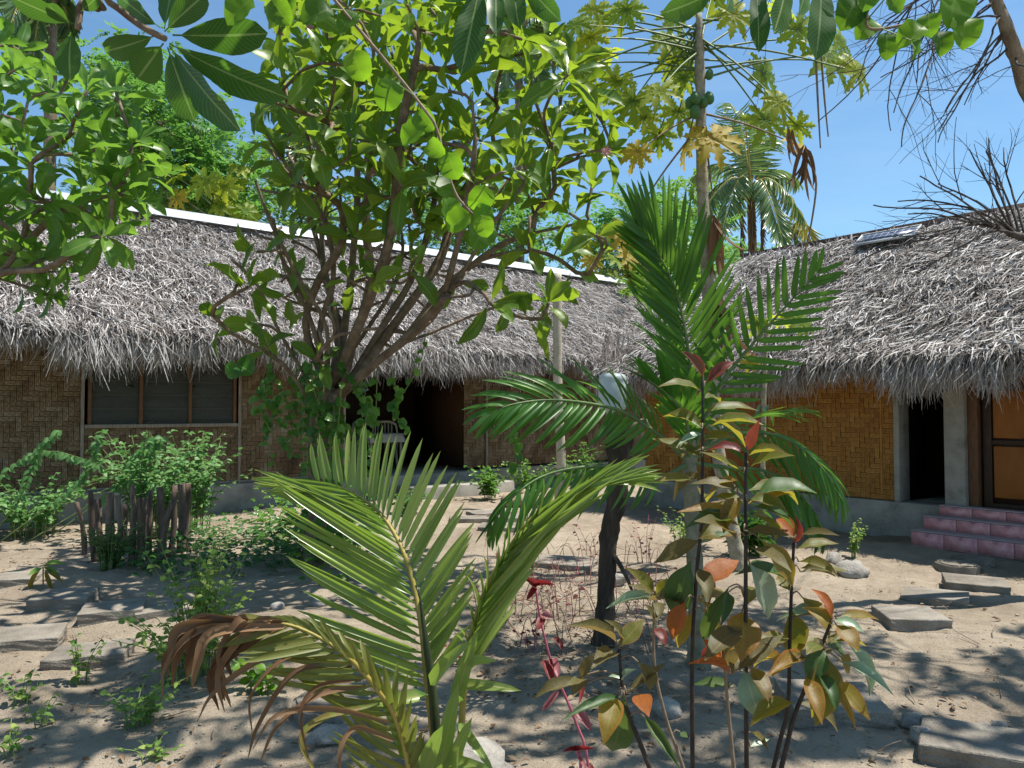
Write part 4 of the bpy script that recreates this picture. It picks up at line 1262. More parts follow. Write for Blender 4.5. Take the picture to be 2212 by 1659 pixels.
for k, l in enumerate(([(700,870),(690,760),(655,650),(610,560),(590,470)], [(720,860),(730,760),(715,640),(690,540),(660,430)], [(735,850),(770,720),(800,600),(790,480),(800,330)], [(745,840),(830,700),(890,600),(930,480),(950,330)],
                       [(760,830),(860,690),(950,560),(990,430),(1060,330)], [(700,880),(640,780),(590,690),(560,620),(500,560)], [(880,720),(960,620),(1040,560),(1150,540)], [(690,800),(660,700),(690,600),(740,520),(730,380)],
                       [(716,838),(760,760),(850,620),(870,520),(840,420)], [(850,750),(930,720),(1000,690),(1080,660)], [(705,860),(690,720),(720,600),(700,480),(620,330)])):
    dz = random.uniform(-.7, .5); limbs.append([P(x, y, rd + dz * i / (len(l) - 1)) for i, (x, y) in enumerate(l)])
tips = []
upper = [(585, 40), (700, -80), (1150, -80), (1200, 120), (1300, 240), (1340, 320), (1270, 470), (1080, 440), (930, 520), (760, 470), (640, 430), (560, 300), (600, 180)]
for x, y in scatter_px(upper, 136, 32, 3): tips.append(P(x, y, rd + random.uniform(-1.5, .9)))
low = [(500, 480), (640, 440), (780, 500), (950, 560), (1100, 540), (1290, 480), (1320, 590), (1200, 670), (1020, 700), (960, 640), (780, 620), (640, 690), (500, 640)]
for x, y in scatter_px(low, 15, 75, 4): tips.append(P(x, y, rd + random.uniform(-1.2, .6)))
for x, y, d in ((520, 600, -1.), (470, 692, -.8), (575, 745, -.6), (620, 640, -.4), (1060, 655, -1.3), (1185, 655, -1.4), (1150, 690, -1.2), (1300, 545, -.6), (840, 610, -.6), (690, 780, -.4), (560, 700, 0)): tips.append(P(x, y, rd + d))
plumeria('frangipani_tree', 'big frangipani tree with many forked branches and backlit leaves before the long bungalow', root, limbs, tips, 'plum_leaf', 'plum_bark', .47, .142, .0135,
         (5, 9), .17, 300, [(700, 258, rd-.5), (802, 362, rd-1.2), (1312, 325, rd-.8), (672, 62, rd-.6), (600, 75, rd)], ex=.40, thin_below=3.0, kind='plum_point',
         bare=[P(x, y, rd + random.uniform(-1.2, .7)) for x, y in scatter_px([(560, 330), (700, 250), (1000, 260), (1180, 420), (1100, 560), (930, 700), (760, 760), (640, 700), (540, 560)], 95, 26, 14)])

# ---- frangipani at the left edge
lr = gpos(-260, 1330, -.05); ld = lr[1]
limbs = [[lr, P(-250, 1000, ld), P(-160, 780, ld), P(-60, 610, ld)],
         [P(-60, 610, ld), P(60, 520, ld-.1), P(140, 450, ld-.2), P(250, 420, ld-.2)],
         [P(-60, 610, ld), P(20, 380, ld+.2), P(60, 220, ld+.2)],
         [P(-140, 740, ld), P(-20, 600, ld-.5), P(100, 580, ld-.6), P(190, 520, ld-.6)]]
tips = []
lp = [(-150, 90), (60, 90), (170, 170), (270, 200), (300, 290), (330, 380), (290, 470), (240, 500), (190, 560), (60, 620), (-120, 560)]
for x, y in scatter_px(lp, 58, 38, 8): tips.append(P(x, y, ld + random.uniform(-.9, .9)))
for x, y in ((230, 500), (150, 560), (60, 620), (110, 640), (40, 540), (250, 210), (160, 260), (330, 380), (290, 300)): tips.append(P(x, y, ld + random.uniform(-.7, .3)))
plumeria('frangipani_tree', 'frangipani tree with round-tipped green leaves reaching in over the left thatch', lr, limbs, tips, 'plum_leaf_left', 'plum_bark', .32, .096, .011, (8, 11), .12, 300)

# ---- frangipani overhead: its lowest branches hang into the picture
orr = np.array((-2.3, -.6, -.05))
e = empty('frangipani_tree', orr, 'overhanging frangipani branches with large veined leaves close overhead', 'tree')
sk = Skeleton(orr)
cd = 2.75
c1 = P(358, 84, cd); c2 = P(1082, -55, 2.9); c3 = P(1700, -70, 2.9); c0 = P(168, 62, 2.7)
sk.limb([orr, (-2.2, -.5, 1.2), (-1.9, -.1, 2.4), (-1.6, .6, 3.1), (-1.4, 1.5, 3.25)])
sk.limb([(-1.4, 1.5, 3.25), P(190, -60, 2.5), P(265, 25, cd), P(315, 62, cd), c1]); sk.tips.append((len(sk.p)-1, False))
sk.limb([(-1.9, -.1, 2.4), (-1.9, .9, 3.2), P(160, -50, 2.6), P(172, 10, 2.7), c0]); sk.tips.append((len(sk.p)-1, False))
sk.limb([(-1.6, .6, 3.1), (-.8, 1.5, 3.6), (-.2, 2.4, 3.4), c2]); sk.tips.append((len(sk.p)-1, False))
sk.limb([(-.8, 1.5, 3.6), (.2, 1.9, 3.7), (.8, 2.5, 3.4), c3]); sk.tips.append((len(sk.p)-1, False))
ovt = []
for k in range(62):
    y = random.uniform(.2, 5.2); x = random.uniform(-4.4, 1.6); zmin = 1.75 + .56 * y
    z = max(zmin + .35, 3.4) + random.uniform(0, 1.3)
    if not (-1.35 < x - .4*(z-1) < 1.7 and 1.2 < y - .04*(z-1) < 3.2): ovt.append((x, y, z))
for k in range(11):
    y = random.uniform(4.6, 6.3); ovt.append((random.uniform(-2.7, .2), y, 2.15 + .57*y + random.uniform(0, .5)))
for q in sorted(ovt, key=lambda t: np.linalg.norm(np.array(t) - orr)): sk.tip(q)
sk.build(e, M['plum_bark'], .0115, .42, .12, 12)
fol = Fol('plum', 'plum_leaf_shaded')
for k, leaf in sk.tips:
    if leaf: rosette(fol, sk.p[k], sk.tipdir(k), random.randint(6, 9), .34, .11, (25, 105), .3)
fol.build(e, 0)
fl = Fol('plum_flat', 'plum_leaf_shaded')
U3 = (0, -.75, -.65)
def C(i, x, y):
    ox, oy = [(0, 0), (734.5, 0), (1434, 0), (0, 518.4), (734.5, 518.4), (1434, 518.4), (0, 1075.8), (734.5, 1075.8), (1434, 1075.8)][i]
    return ox + x*.3516, oy + y*.3516
k_ = .3516/F*cd
for (a, b, w, dz) in (((1040,265),(1660,620),185,-.15), ((1040,280),(1530,795),190,-.1), ((1030,290),(1195,722),205,.05), ((1005,265),(860,462),195,.1), ((965,215),(655,325),150,.1),
                      ((1060,215),(1612,235),215,.0), ((1010,195),(1250,-40),160,.0), ((985,170),(740,-40),150,.1), ((1010,180),(1090,-90),150,.15)):
    fl.px(C(0, *a), C(0, *b), cd, cd + dz, w*k_*1.05, U3)
for a, b, w in (((440,195),(400,450),170), ((462,150),(90,-20),140), ((500,70),(620,-30),90), ((430,150),(300,20),100)): fl.px(C(0, *a), C(0, *b), 2.7, 2.65, w*k_, U3)
for a, b, w in (((870,-140),(755,385),205), ((955,-150),(960,252),115), ((1050,-150),(1085,118),140), ((1110,-130),(1375,140),150), ((930,-160),(620,-20),140)): fl.px(C(1, *a), C(1, *b), 2.9, 2.8, w*k_, U3)
for a, b, w in (((330,-60),(0,92),170), ((560,-140),(602,255),135), ((770,-150),(655,212),170), ((965,-150),(972,300),195), ((880,-120),(790,100),110), ((400,-60),(360,55),130)): fl.px(C(2, *a), C(2, *b), 2.9, 2.8, w*k_, U3)
fl.build(e, 60)

# ---- bare tree on the right
br = gpos(2560, 1290, -.05); bd = br[1]
e = empty('bare_tree', br, 'leafless tree with a fan of thin dark twigs above the right roof', 'tree')
tw = MB()
def twig(p, d, L, r, depth, spread=.55, grav=0.0):
    """a wandering twig with side twigs"""
    n = max(5, int(L / .07)); pts = [np.array(p, float)]; d = nrm(d)
    bend = rng.normal(0, .10, 3)
    for k in range(n):
        d = nrm(d + rng.normal(0, .075, 3) + bend * .12 + np.array((0, 0, grav)))
        pts.append(pts[-1] + d * L / n)
    tw.tube(pts, [r, r * .45], 5 if r < .012 else 7, True)
    if depth:
        for k in range(random.randint(2, 4)):
            f = random.uniform(.22, .92); i = int(f * n)
            dd = nrm(pts[min(i + 1, n)] - pts[max(i - 1, 0)])
            a = rng.normal(0, 1, 3); a = nrm(a - dd * np.dot(a, dd))
            twig(pts[i], dd + a * random.uniform(.5, 1.0) * spread * 1.4, L * random.uniform(.35, .6) * (1.15 - .4 * f), r * (1 - .5 * f) * .62, depth - 1, spread, grav)
    return pts
main_ = smooth_path([br, P(2540, 1000, bd), P(2450, 700, bd), P(2330, 400, bd), P(2225, 200, bd-.1), P(2182, 80, bd-.2), P(2135, -40, bd-.2), P(2050, -250, bd-.3), P(1950, -420, bd-.4)], 60)
MB().tube(main_, [.12, .10, .085, .065, .05, .04, .02], 10, True, bump=.05).build('trunk', M['bark'], e, True, world=True)
low_ = smooth_path([P(2450, 700, bd), P(2330, 560, bd-.2), P(2240, 522, bd-.3), P(2180, 505, bd-.35)], 16)
MB().tube(low_, [.06, .045, .035, .024], 8, True, bump=.05).build('branch', M['twig'], e, True, world=True)
for x, y, f in ((1875, 338, 1), (1890, 410, 1), (1945, 455, .98), (1990, 345, .95), (2060, 330, .97), (2110, 300, .95), (2150, 310, .9), (2190, 300, .85), (2000, 400, .9), (1960, 430, .96), (2060, 370, .92), (2120, 380, .88), (2030, 460, 1)):
    a = low_[int(f * 15)]; b = P(x, y, bd - .35 + random.uniform(-.5, .3)); v = b - a
    twig(a, v + np.array((0, 0, .12)), np.linalg.norm(v), .011, 2, .5, -.01)
for x, y, k in ((1770, 250, 46), (1800, 200, 47), (1850, 250, 44), (1900, 150, 46), (1930, 230, 42), (1960, 60, 47), (1990, 215, 40), (2010, 290, 38), (2060, 130, 43), (2080, 300, 36), (2120, 230, 38), (1880, 60, 49), (1820, 100, 50), (2180, 270, 34), (2100, 30, 46), (1840, 170, 48), (1870, 220, 45), (1950, 130, 46), (2030, 190, 42), (2000, 100, 46), (2150, 200, 38), (2050, 250, 40), (1920, 30, 50)):
    a = main_[min(k, 59)]; b = P(x, y, bd - .2 + random.uniform(-1.0, .6)); v = b - a
    twig(a, v + np.array((0, 0, .35)), np.linalg.norm(v) * 1.02, .0095, 2, .75, -.012)
for k in range(26):
    a = main_[random.randint(44, 59)]
    b = np.array((random.uniform(.5, 5.5), random.uniform(2.5, 7.5), 0)); b[2] = max(1.95 + .57 * b[1], 4.6) + random.uniform(.2, 1.6)
    twig(a, b - a + np.array((0, 0, .3)), np.linalg.norm(b - a), .014, 2, .6)
tw.build('twigs', M['twig'], e, True, kind='stuff', world=True)

# a feathery shade tree whose crown spreads above the view
sr = np.array((6.4, 1.0, -.05))
e = empty('shade_tree', sr, 'feathery shade tree whose crown dapples the sand round the saplings', 'tree')
sk = Skeleton(sr); sk.limb([sr, (6.3, 1.2, 2.5), (5.6, 2.2, 5.0), (4.2, 4.0, 6.6)], .3)
fol = Fol('spray', 'fine_leaf')
st_ = []
for k in range(42):
    y = random.uniform(3.2, 5.5); x = random.uniform(.6, 6.3); st_.append((x, y, max(2.9 + .57*y, 6.2) + random.uniform(0, 1.4)))
for q in sorted(st_, key=lambda t: np.linalg.norm(np.array(t) - sr)): sk.tip(q, .3)
for k, _ in sk.tips:
    for a in range(4):
        p = sk.p[k] + rng.normal(0, .34, 3) * np.array((1, 1, .5))
        if p[2] < 2.45 + .56*p[1]: continue
        fol.add(p, rng.normal(0, 1, 3) * np.array((1, 1, .3)), rng.normal(0, .3, 3) + np.array((0, 0, 1)), random.uniform(.4, .65), random.uniform(.5, .7))
sk.build(e, M['bark'], .009, .48, .14, 4); fol.build(e, 0)

# ================================================================ papaya
def papaya(name, label, base, path, leaves, trunk_r, fruits=(), mat='papaya_leaf', dead=(), stalks_=()):
    e = empty(name, base, label, 'tree')
    pts = smooth_path(path, 60)
    rr = np.interp(np.linspace(0, 1, 60), np.linspace(0, 1, len(trunk_r)), trunk_r)
    rr = rr * (1 + .07*np.sin(np.arange(60)*1.9))
    MB().tube(pts, rr, 12, True, bump=.03).build('trunk', M['papaya_trunk'], e, True, world=True)
    groups = {}
    for (px, py, d, sz, mt, fz) in leaves:
        c = P(px, py, d)
        top = pts[int(59*fz)]
        mid = (top + c)/2 + np.array((0, 0, .035*np.linalg.norm(c - top)))
        MB().tube(smooth_path([top, mid, c], 10), [.012, .009, .006], 5, True).build('leaf_stalk', M['rachis_dark'] if mt == 'papaya_leaf' else M['stem_brown'], e, True, world=True)
        f = groups.setdefault(mt, Fol('papaya', mt))
        out = nrm(c - top); hang = random.random() < .65; dirv = nrm(np.array((out[0], out[1]*.3, 0)) * (.45 if hang else 1.0) + np.array((0, -.1, -.95 if hang else -.4)) + rng.normal(0, .15, 3))
        upv = (np.array((0, -.95, .45)) if hang else np.array((0, -.35, .8))) + out*.3 + rng.normal(0, .22, 3)
        f.add(c, dirv, upv, sz, sz)
    for f in groups.values(): f.build(e, 60, 'leaf')
    for (px, py, d, s) in fruits:
        V, Q = [], []; p = P(px, py, d)
        pf = [(.003, 0), (.04, .015), (.07, .05), (.08, .10), (.07, .15), (.045, .19), (.02, .21), (.006, .22)]
        for r, z in pf:
            for t in range(10): V.append((r*s*math.cos(t*.6283), r*s*math.sin(t*.6283), (z-.22)*s))
        for a in range(len(pf)-1):
            for t in range(10): Q.append((a*10+t, a*10+(t+1) % 10, (a+1)*10+(t+1) % 10, (a+1)*10+t))
        o = link('fruit', make_mesh('fruit', V, Q, M['papaya_fruit']), e); o.location = Vector(p - origin_of(e)); o.rotation_euler = (random.uniform(-.2,.2), random.uniform(-.2,.2), 0)
    for st in stalks_:
        MB().tube(smooth_path([P(*q) for q in st], 14), [.011, .009, .006], 6, True).build('dry_stalk', M['stem_brown'], e, True, world=True)
    if dead:
        f = Fol('leaflet', 'dead_leaf')
        for px, py, d, L in dead:
            for a in range(7): f.add(P(px, py, d) + rng.normal(0, .02, 3), (rng.normal(0, .16), rng.normal(0, .16), -1), (rng.normal(), rng.normal(), .1), L*random.uniform(.6, 1), L*.09)
        f.build(e, 0, 'leaf', 'withered_leaf')
    return e

pb_ = gpos(1600, 1235, -.03); pd = pb_[1]
path = [pb_, P(1585, 1160, pd), P(1568, 1080, pd), P(1550, 950, pd), P(1535, 750, pd), P(1526, 560, pd), P(1518, 420, pd), P(1514, 270, pd), P(1511, 120, pd), P(1510, 30, pd)]
lv = []
for i, x, y, s in ((1,1560,60,150),(1,1450,150,140),(1,1540,390,180),(1,1430,290,140),(1,1800,620,170),(1,1870,730,140),(1,2050,110,130),(1,2080,690,150),(1,1960,820,150),(1,2110,480,120),
                   (1,1610,120,140),(1,2000,250,140),(2,612,445,210),(2,622,735,170),(2,990,330,230),(2,820,180,170),(2,1180,440,150),(2,820,770,130),(2,430,90,160),(2,60,380,140),(1,1700,500,150),(1,1480,430,130),(2,1080,250,170),
                   (1,1640,330,150),(1,1540,230,150),(1,1760,60,150),(2,300,-40,180),(2,700,60,150),(1,1500,560,150),(1,1960,560,150),(1,2120,300,130),(2,1130,380,130),(2,700,620,130)):
    X, Y = C(i, x, y); lv.append((X, Y, pd + random.uniform(-.7, .7), s*.3516/F*pd*1.25, 'papaya_leaf', random.uniform(.86, .99)))
for i, x, y, s in ((2,150,860,170),(2,300,850,190),(1,1830,930,110),(2,800,880,110),(1,1740,1440,130)):
    X, Y = C(i, x, y); lv.append((X, Y, pd + random.uniform(-.3, .3), s*.3516/F*pd*1.35, 'papaya_yellow', random.uniform(.78, .86)))
fr_ = [(*C(2, 185, 560), pd-.12, .62), (*C(2, 165, 590), pd-.05, .6), (*C(2, 190, 640), pd-.12, .66), (*C(2, 285, 420), pd-.05, .5), (*C(2, 270, 560), pd-.08, .6), (*C(2, 250, 590), pd-.1, .5)]
papaya('papaya_tree', 'tall papaya tree with scarred slender trunk, green fruit and yellowing lower leaves', pb_, path, lv, [.075, .07, .066, .06, .058, .056, .054, .05, .045, .03], fr_,
       dead=[(*C(2, 870, 900), pd-.3, .55), (*C(2, 770, 800), pd-.3, .35), (*C(2, 310, 1320), pd-.1, .7), (1545, 620, pd-.1, .8)],
       stalks_=[[(*C(2, 930, 250), pd-.3), (*C(2, 945, 600), pd-.3), (*C(2, 962, 910), pd-.3)], [(*C(2, 962, 260), pd-.3), (*C(2, 985, 580), pd-.3), (*C(2, 1010, 840), pd-.3)],
                [(*C(2, 870, 960), pd-.3), (*C(2, 935, 1100), pd-.3), (*C(2, 910, 1350), pd-.3), (*C(2, 850, 1620), pd-.3)], [(*C(2, 260, 830), pd), (*C(2, 275, 1000), pd), (*C(2, 300, 1200), pd)]])

# young papaya in front of the right bungalow
yb = gpos(1652, 1190, -.03); yd = yb[1]
papaya('papaya_tree', 'thin young papaya with a bright yellow-green leaf against the right thatch', yb, [yb, P(1648, 1050, yd), P(1650, 880, yd), P(1655, 720, yd), P(1658, 690, yd)],
       [(1728, 692, yd-.1, .26, 'papaya_leaf', .99), (1640, 700, yd, .2, 'papaya_leaf', .99), (1690, 688, yd+.3, .22, 'papaya_leaf', .99), (1620, 780, yd, .18, 'papaya_yellow', .9)], [.03, .028, .025, .02, .012])
# papaya far behind the long bungalow
for k, (px, py, d, n, lab) in enumerate(((470, 430, 19, 16, 'bright papaya tree crown peeking over the white ridge cap'), (1330, 560, 21, 14, 'papaya tree with yellow leaves beyond the far thatch end'))):
    b = np.array((*(P(px, py, d)[:2]), -.05))
    lv = []
    for a in range(n):
        lv.append((px + random.uniform(-95, 95), py + random.uniform(-70, 60), d + random.uniform(-1, 1), random.uniform(.42, .62), 'papaya_yellow' if random.random() < (.1 if k == 0 else .4) else 'papaya_leaf', random.uniform(.9, .99)))
    papaya('papaya_tree', lab, b, [b, P(px, py + 200, d), P(px, py + 20, d)], lv, [.12, .1, .07])
# ================================================================ palms
def palm_trunk(e, path, r, mat='bark'):
    rr = np.interp(np.linspace(0, 1, 90), np.linspace(0, 1, len(r)), r) * (1 + .055 * (np.arange(90) % 5 == 0) - .03 * (np.arange(90) % 5 == 1))
    MB().tube(smooth_path(path, 90), rr, 12, True, bump=.025).build('trunk', M[mat], e, True, world=True)

# young coconut in the foreground
cd_ = 2.15
cb = np.array((P(950, 1700, cd_)[0], cd_, -.03))
e = empty('young_coconut_palm', cb, 'young coconut palm with one raised frond, one bent frond and one withered frond', 'palm')
MB().tube(smooth_path([cb, cb + np.array((0, 0, .2)), cb + np.array((.01, 0, .45))], 12), [.06, .05, .035], 10, True, bump=.04).build('stem', M['stake'], e, True, world=True)
top = cb + np.array((.01, 0, .40))
def ribbon(parent, name, mat, path, w, n=16, fold=.5):
    """one long leaf blade along a path of points"""
    p = smooth_path(path, n); T = np.gradient(p, axis=0); V, U = [], []
    ph = random.uniform(0, 6)
    for k in range(n):
        t = nrm(T[k]); s_ = nrm(np.cross(t, np.array((.2*math.sin(ph), -1, .25)))); s_ = nrm(s_ + np.array((0, .5*math.sin(ph + k*.35), 0))); nn = np.cross(s_, t)
        ww = w * (.45 + .55 * min(1, k / (n*.25))) * (1 - (k/(n-1))**3 * .93)
        for c in (-.5, 0, .5): V.append(p[k] + s_*ww*c + nn*ww*abs(c)*fold); U.append((k/(n-1), c + .5))
    Q = [(k*3+j, (k+1)*3+j, (k+1)*3+j+1, k*3+j+1) for k in range(n-1) for j in range(2)]
    return link(name, make_mesh(name, np.array(V) - origin_of(parent), Q, M[mat], U, random.random()), parent)
frond(e, 'frond', [top, P(925, 1500, 2.2), P(908, 1340, 2.22), P(880, 1215, 2.26), P(838, 1130, 2.32), P(790, 1082, 2.38), P(735, 1052, 2.42), P(690, 1042, 2.45)],
      'rachis', 'seed_leaf', 36, .47, .019, (64, 10), .10, 'leaflet_s', (.011, .003), .32, (1, .62), 999, .0, sideax=(0, -1, .25), ang2=(42, 62))
frond(e, 'frond', [top + np.array((.03, -.02, -.1)), P(1003, 1480, 2.12), P(1030, 1330, 2.1), P(1078, 1220, 2.08), P(1150, 1120, 2.06), P(1230, 1068, 2.05), P(1290, 1045, 2.05)],
      'rachis', 'seed_leaf', 28, .44, .020, (20, 6), .9, 'leaflet', (.011, .003), .44, (.35, .95), 999, .06, sideax=(.6, -.75, .25), asym=(.8, 1.25))
frond(e, 'frond', [top + np.array((-.03, -.03, -.12)), P(868, 1590, 2.05), P(815, 1490, 2.0), P(740, 1410, 1.97), P(650, 1358, 1.95), P(560, 1338, 1.93)],
      'rachis', 'seed_spot', 32, .27, .018, (46, 22), .0, 'leaflet', (.010, .003), .12, (1, .5), 999, .22, sideax=(-.2, -.8, .55), ang2=(26, 14), label='spotted frond browning towards its tip')
# withered blades hanging from the end of the spotted frond
for k in range(16):
    f = k/15; x0 = 620 - 90*f; y0 = 1352 - 14*f + random.uniform(-5, 5); d = 1.94 + random.uniform(-.05, .05)
    ex, ey = (random.uniform(345, 420), random.uniform(1440, 1520)) if k % 2 else (random.uniform(470, 525), random.uniform(1470, 1540))
    mx = (x0 + ex)/2 - 35 - 25*random.random()
    ribbon(e, 'withered_leaflet', 'dead_leaf', [P(x0, y0, d), P(mx + 60*(k % 2 == 0), y0 + 2 + random.uniform(0, 16), d-.02), P(ex + (12 if k % 2 else -14), (y0 + ey)/2 + 6, d-.03), P(ex, ey, d-.03)], random.uniform(.016, .034), fold=.9)
for a, b, c, d4 in (((760, 1440), (640, 1450), (560, 1560), (535, 1640)), ((720, 1410), (620, 1420), (545, 1500), (545, 1590)), ((790, 1480), (690, 1500), (600, 1570), (560, 1650)), ((700, 1400), (590, 1410), (470, 1490), (425, 1560)),
                    ((820, 1520), (700, 1550), (650, 1600), (700, 1700)), ((780, 1470), (690, 1480), (650, 1540), (672, 1660)), ((850, 1600), (770, 1570), (735, 1620), (738, 1700)), ((840, 1560), (720, 1530), (600, 1545), (545, 1620))):
    ribbon(e, 'withered_leaflet', random.choice(('dead_leaf', 'dead_leaf', 'seed_spot')), [P(*a, 1.98), P(*b, 1.93), P(*c, 1.9), P(*d4, 1.9)], random.uniform(.012, .018))
MB().tube(smooth_path([top, P(935, 1500, 2.14), P(922, 1400, 2.14), P(905, 1272, 2.15)], 16), [.016, .013, .010, .002], 7, True).build('spear_leaf', M['spear'], e, True, world=True)
low = Fol('leaflet', 'seed_leaf')
for a, b, w in (((960, 1640), (1075, 1660), .03), ((975, 1480), (1100, 1475), .03), ((985, 1430), (1075, 1430), .03), ((990, 1560), (1060, 1660), .025), ((930, 1480), (985, 1390), .035), ((985, 1520), (1020, 1380), .04),
                ((945, 1700), (985, 1500), .05), ((905, 1700), (960, 1560), .05), ((960, 1700), (1010, 1570), .04), ((925, 1500), (740, 1535), .035), ((880, 1640), (830, 1500), .03)):
    low.px(a, b, 2.1, 2.0, w, (0, -.7, .5))
low.build(e, 40, 'leaflet')

# dark feather palm
ab = gpos(1510, 1432, -.03); ad = ab[1]
e = empty('feather_palm', ab, 'dark green feather palm with a ringed pale stem behind the saplings', 'palm')
palm_trunk(e, [ab, P(1506, 1300, ad), P(1496, 1130, ad), P(1490, 1010, ad), P(1490, 950, ad)], [.075, .05, .045, .042, .04], 'palm_stem')
at = P(1490, 1000, ad)
def fr5(pts, **k):
    a = dict(n=26, leng=.50, width=.034, ang=(60, 22), vee=.25, kind='leaflet', r=(.015, .003), start=.2); a.update(k)
    frond(e, 'frond', [at] + [P(x, y, d) for x, y, d in pts], 'rachis_dark', 'areca_leaf', maxobj=999, **a)
fr5([(1494, 860, ad), (1484, 740, ad-.05), (1460, 630, ad-.1), (1420, 545, ad-.2), (1378, 488, ad-.3)], n=26, leng=.54, width=.036, kind='leaflet_s', ang=(48, 16), sideax=(0, -1, .2), start=.3, vee=.1, side=(.8, 1.1))
fr5([(1545, 850, ad-.05), (1620, 750, ad-.15), (1690, 670, ad-.25), (1765, 590, ad-.35)], n=18, leng=.35, width=.034, kind='leaflet_s', ang=(70, 30), sideax=(0, -1, .3), vee=.1)
fr5([(1430, 945, ad-.1), (1350, 892, ad-.25), (1275, 872, ad-.4), (1190, 864, ad-.55), (1110, 873, ad-.65), (1060, 892, ad-.7)], n=27, leng=.40, width=.030, ang=(62, 22), vee=-.15, kind='leaflet', start=.18, sideax=(0, -.85, .5))
fr5([(1425, 1030, ad-.15), (1340, 1008, ad-.35), (1250, 1010, ad-.5), (1170, 1030, ad-.6), (1105, 1075, ad-.7), (1062, 1130, ad-.7)], n=22, leng=.36, width=.028, ang=(55, 18), vee=-.5, sideax=(0, -.6, .8), gravity=.35)
fr5([(1560, 950, ad), (1640, 935, ad-.1), (1710, 955, ad-.25), (1775, 1010, ad-.35), (1815, 1075, ad-.4)], n=18, leng=.36, width=.026, ang=(50, 18), vee=-.35, gravity=.22, sideax=(0, -.6, .8))
fr5([(1560, 930, ad+.2), (1640, 900, ad+.4), (1730, 890, ad+.6)], n=16, leng=.34, width=.026, ang=(55, 22), vee=.1)
fr5([(1470, 860, ad+.2), (1440, 760, ad+.4), (1405, 680, ad+.5), (1370, 640, ad+.5)], n=16, leng=.36, width=.028, ang=(60, 22), vee=.3)
fr5([(1570, 1010, ad-.1), (1660, 1020, ad-.2), (1740, 1080, ad-.3), (1775, 1150, ad-.3)], n=16, leng=.34, width=.026, ang=(45, 15), vee=-.5, gravity=.4, sideax=(0, -.6, .8))
fr5([(1480, 900, ad-.2), (1440, 850, ad-.3), (1400, 820, ad-.35)], n=14, leng=.36, width=.04, ang=(45, 20), vee=.3, kind='leaflet_s')

# far coconut palms
def coco(label, crown, d, base_px, fronds, L, dead=0, mat='coco_leaf', nleaf=34, yellow=(), tr=(.22, .15)):
    cpt = P(*crown, d); b = np.array((P(base_px, 900, d)[0], d, -.05))
    e = empty('coconut_palm', b, label, 'palm')
    palm_trunk(e, [b, b*.5 + cpt*.5 + np.array((.15, 0, 0)), cpt], [tr[0], tr[1], tr[1]*.9])
    for i, (x, y, dd) in enumerate(fronds):
        t = P(x, y, d + dd); v = t - cpt; l = np.linalg.norm(v)
        h = .30*l if t[2] > cpt[2] - .3*l else .34*l
        pts = [cpt, cpt + v*.33 + np.array((0, 0, h*.85)), cpt + v*.7 + np.array((0, 0, h*.7)), t]
        frond(e, 'frond', pts, 'rachis', 'coco_yellow' if i in yellow else mat, nleaf, .95*L, .075, (68, 30), .05, 'blade', (.035, .008), .14, (1, 1), 0, .55)
    for k in range(dead):
        x = crown[0] + (k - (dead-1)/2)*22
        frond(e, 'withered_frond', [cpt, P(x, crown[1]+30, d-.4), P(x+4, crown[1]+80, d-.5), P(x, crown[1]+150, d-.5)], 'stem_brown', 'dead_leaf', 20, .6*L, .05, (30, 12), .1, 'blade', (.03, .01), .2, (1, 1), 0, 1.2)
    for k in range(7):
        V, Q = [], []
        a = k*.9; p = cpt + np.array((.3*math.cos(a), .3*math.sin(a), -.25 - .1*(k % 2)))
        for r, z in ((.01, -.15), (.09, -.09), (.125, 0), (.09, .09), (.01, .14)):
            for t in range(8): V.append((r*math.cos(t*.785), r*math.sin(t*.785), z))
        for m in range(4):
            for t in range(8): Q.append((m*8+t, m*8+(t+1) % 8, (m+1)*8+(t+1) % 8, (m+1)*8+t))
        o = link('coconut', make_mesh('coconut', V, Q, M['papaya_fruit'] if k % 2 else M['husk']), e); o.location = Vector(p - b)
coco('tall coconut palm with drooping yellowing frond behind the right bungalow', (1622, 402), 26, 1612,
     [(1566, 222, 1), (1600, 240, -1.5), (1668, 300, 1), (1722, 392, .5), (1735, 470, -.8), (1765, 540, 0), (1530, 420, .5), (1500, 500, -.5), (1560, 500, -1.5), (1690, 520, -1.5), (1500, 380, 1.5), (1650, 250, 2.5)], 1.0, 3, yellow=(5,))
coco('coconut palm trunk with hanging fronds at the far left behind frangipani', (112, -40), 19, 70,
     [(-60, 60, 0), (10, 90, -1), (40, 110, 1), (150, 60, .5), (210, -20, 0), (70, 130, -.5), (-20, -40, 0), (130, 95, 1.5)], .9)
coco('coconut palm whose fronds show through the sky gap beside the big frangipani', (700, 262), 24, 700,
     [(575, 235, 0), (590, 300, -1), (560, 355, 1), (640, 330, -1), (700, 180, 0), (780, 220, 1), (820, 300, 0), (620, 390, .5), (760, 350, -1)], 1.0)
coco('coconut palm with grey-green fronds glimpsed above the big frangipani crown', (1120, 95), 25, 1105,
     [(1215, 70, 0), (1200, 130, 1), (1180, 30, -1), (1040, 60, 0), (1020, 130, 1), (1090, 190, -1), (1165, 180, 0)], 1.0)
coco('distant small coconut palm standing low beyond the right ridge', (1705, 505), 60, 1705, [(1670, 500, 0), (1690, 480, 1), (1725, 480, 0), (1740, 505, 0), (1685, 530, -1), (1725, 528, 0)], 1.2)

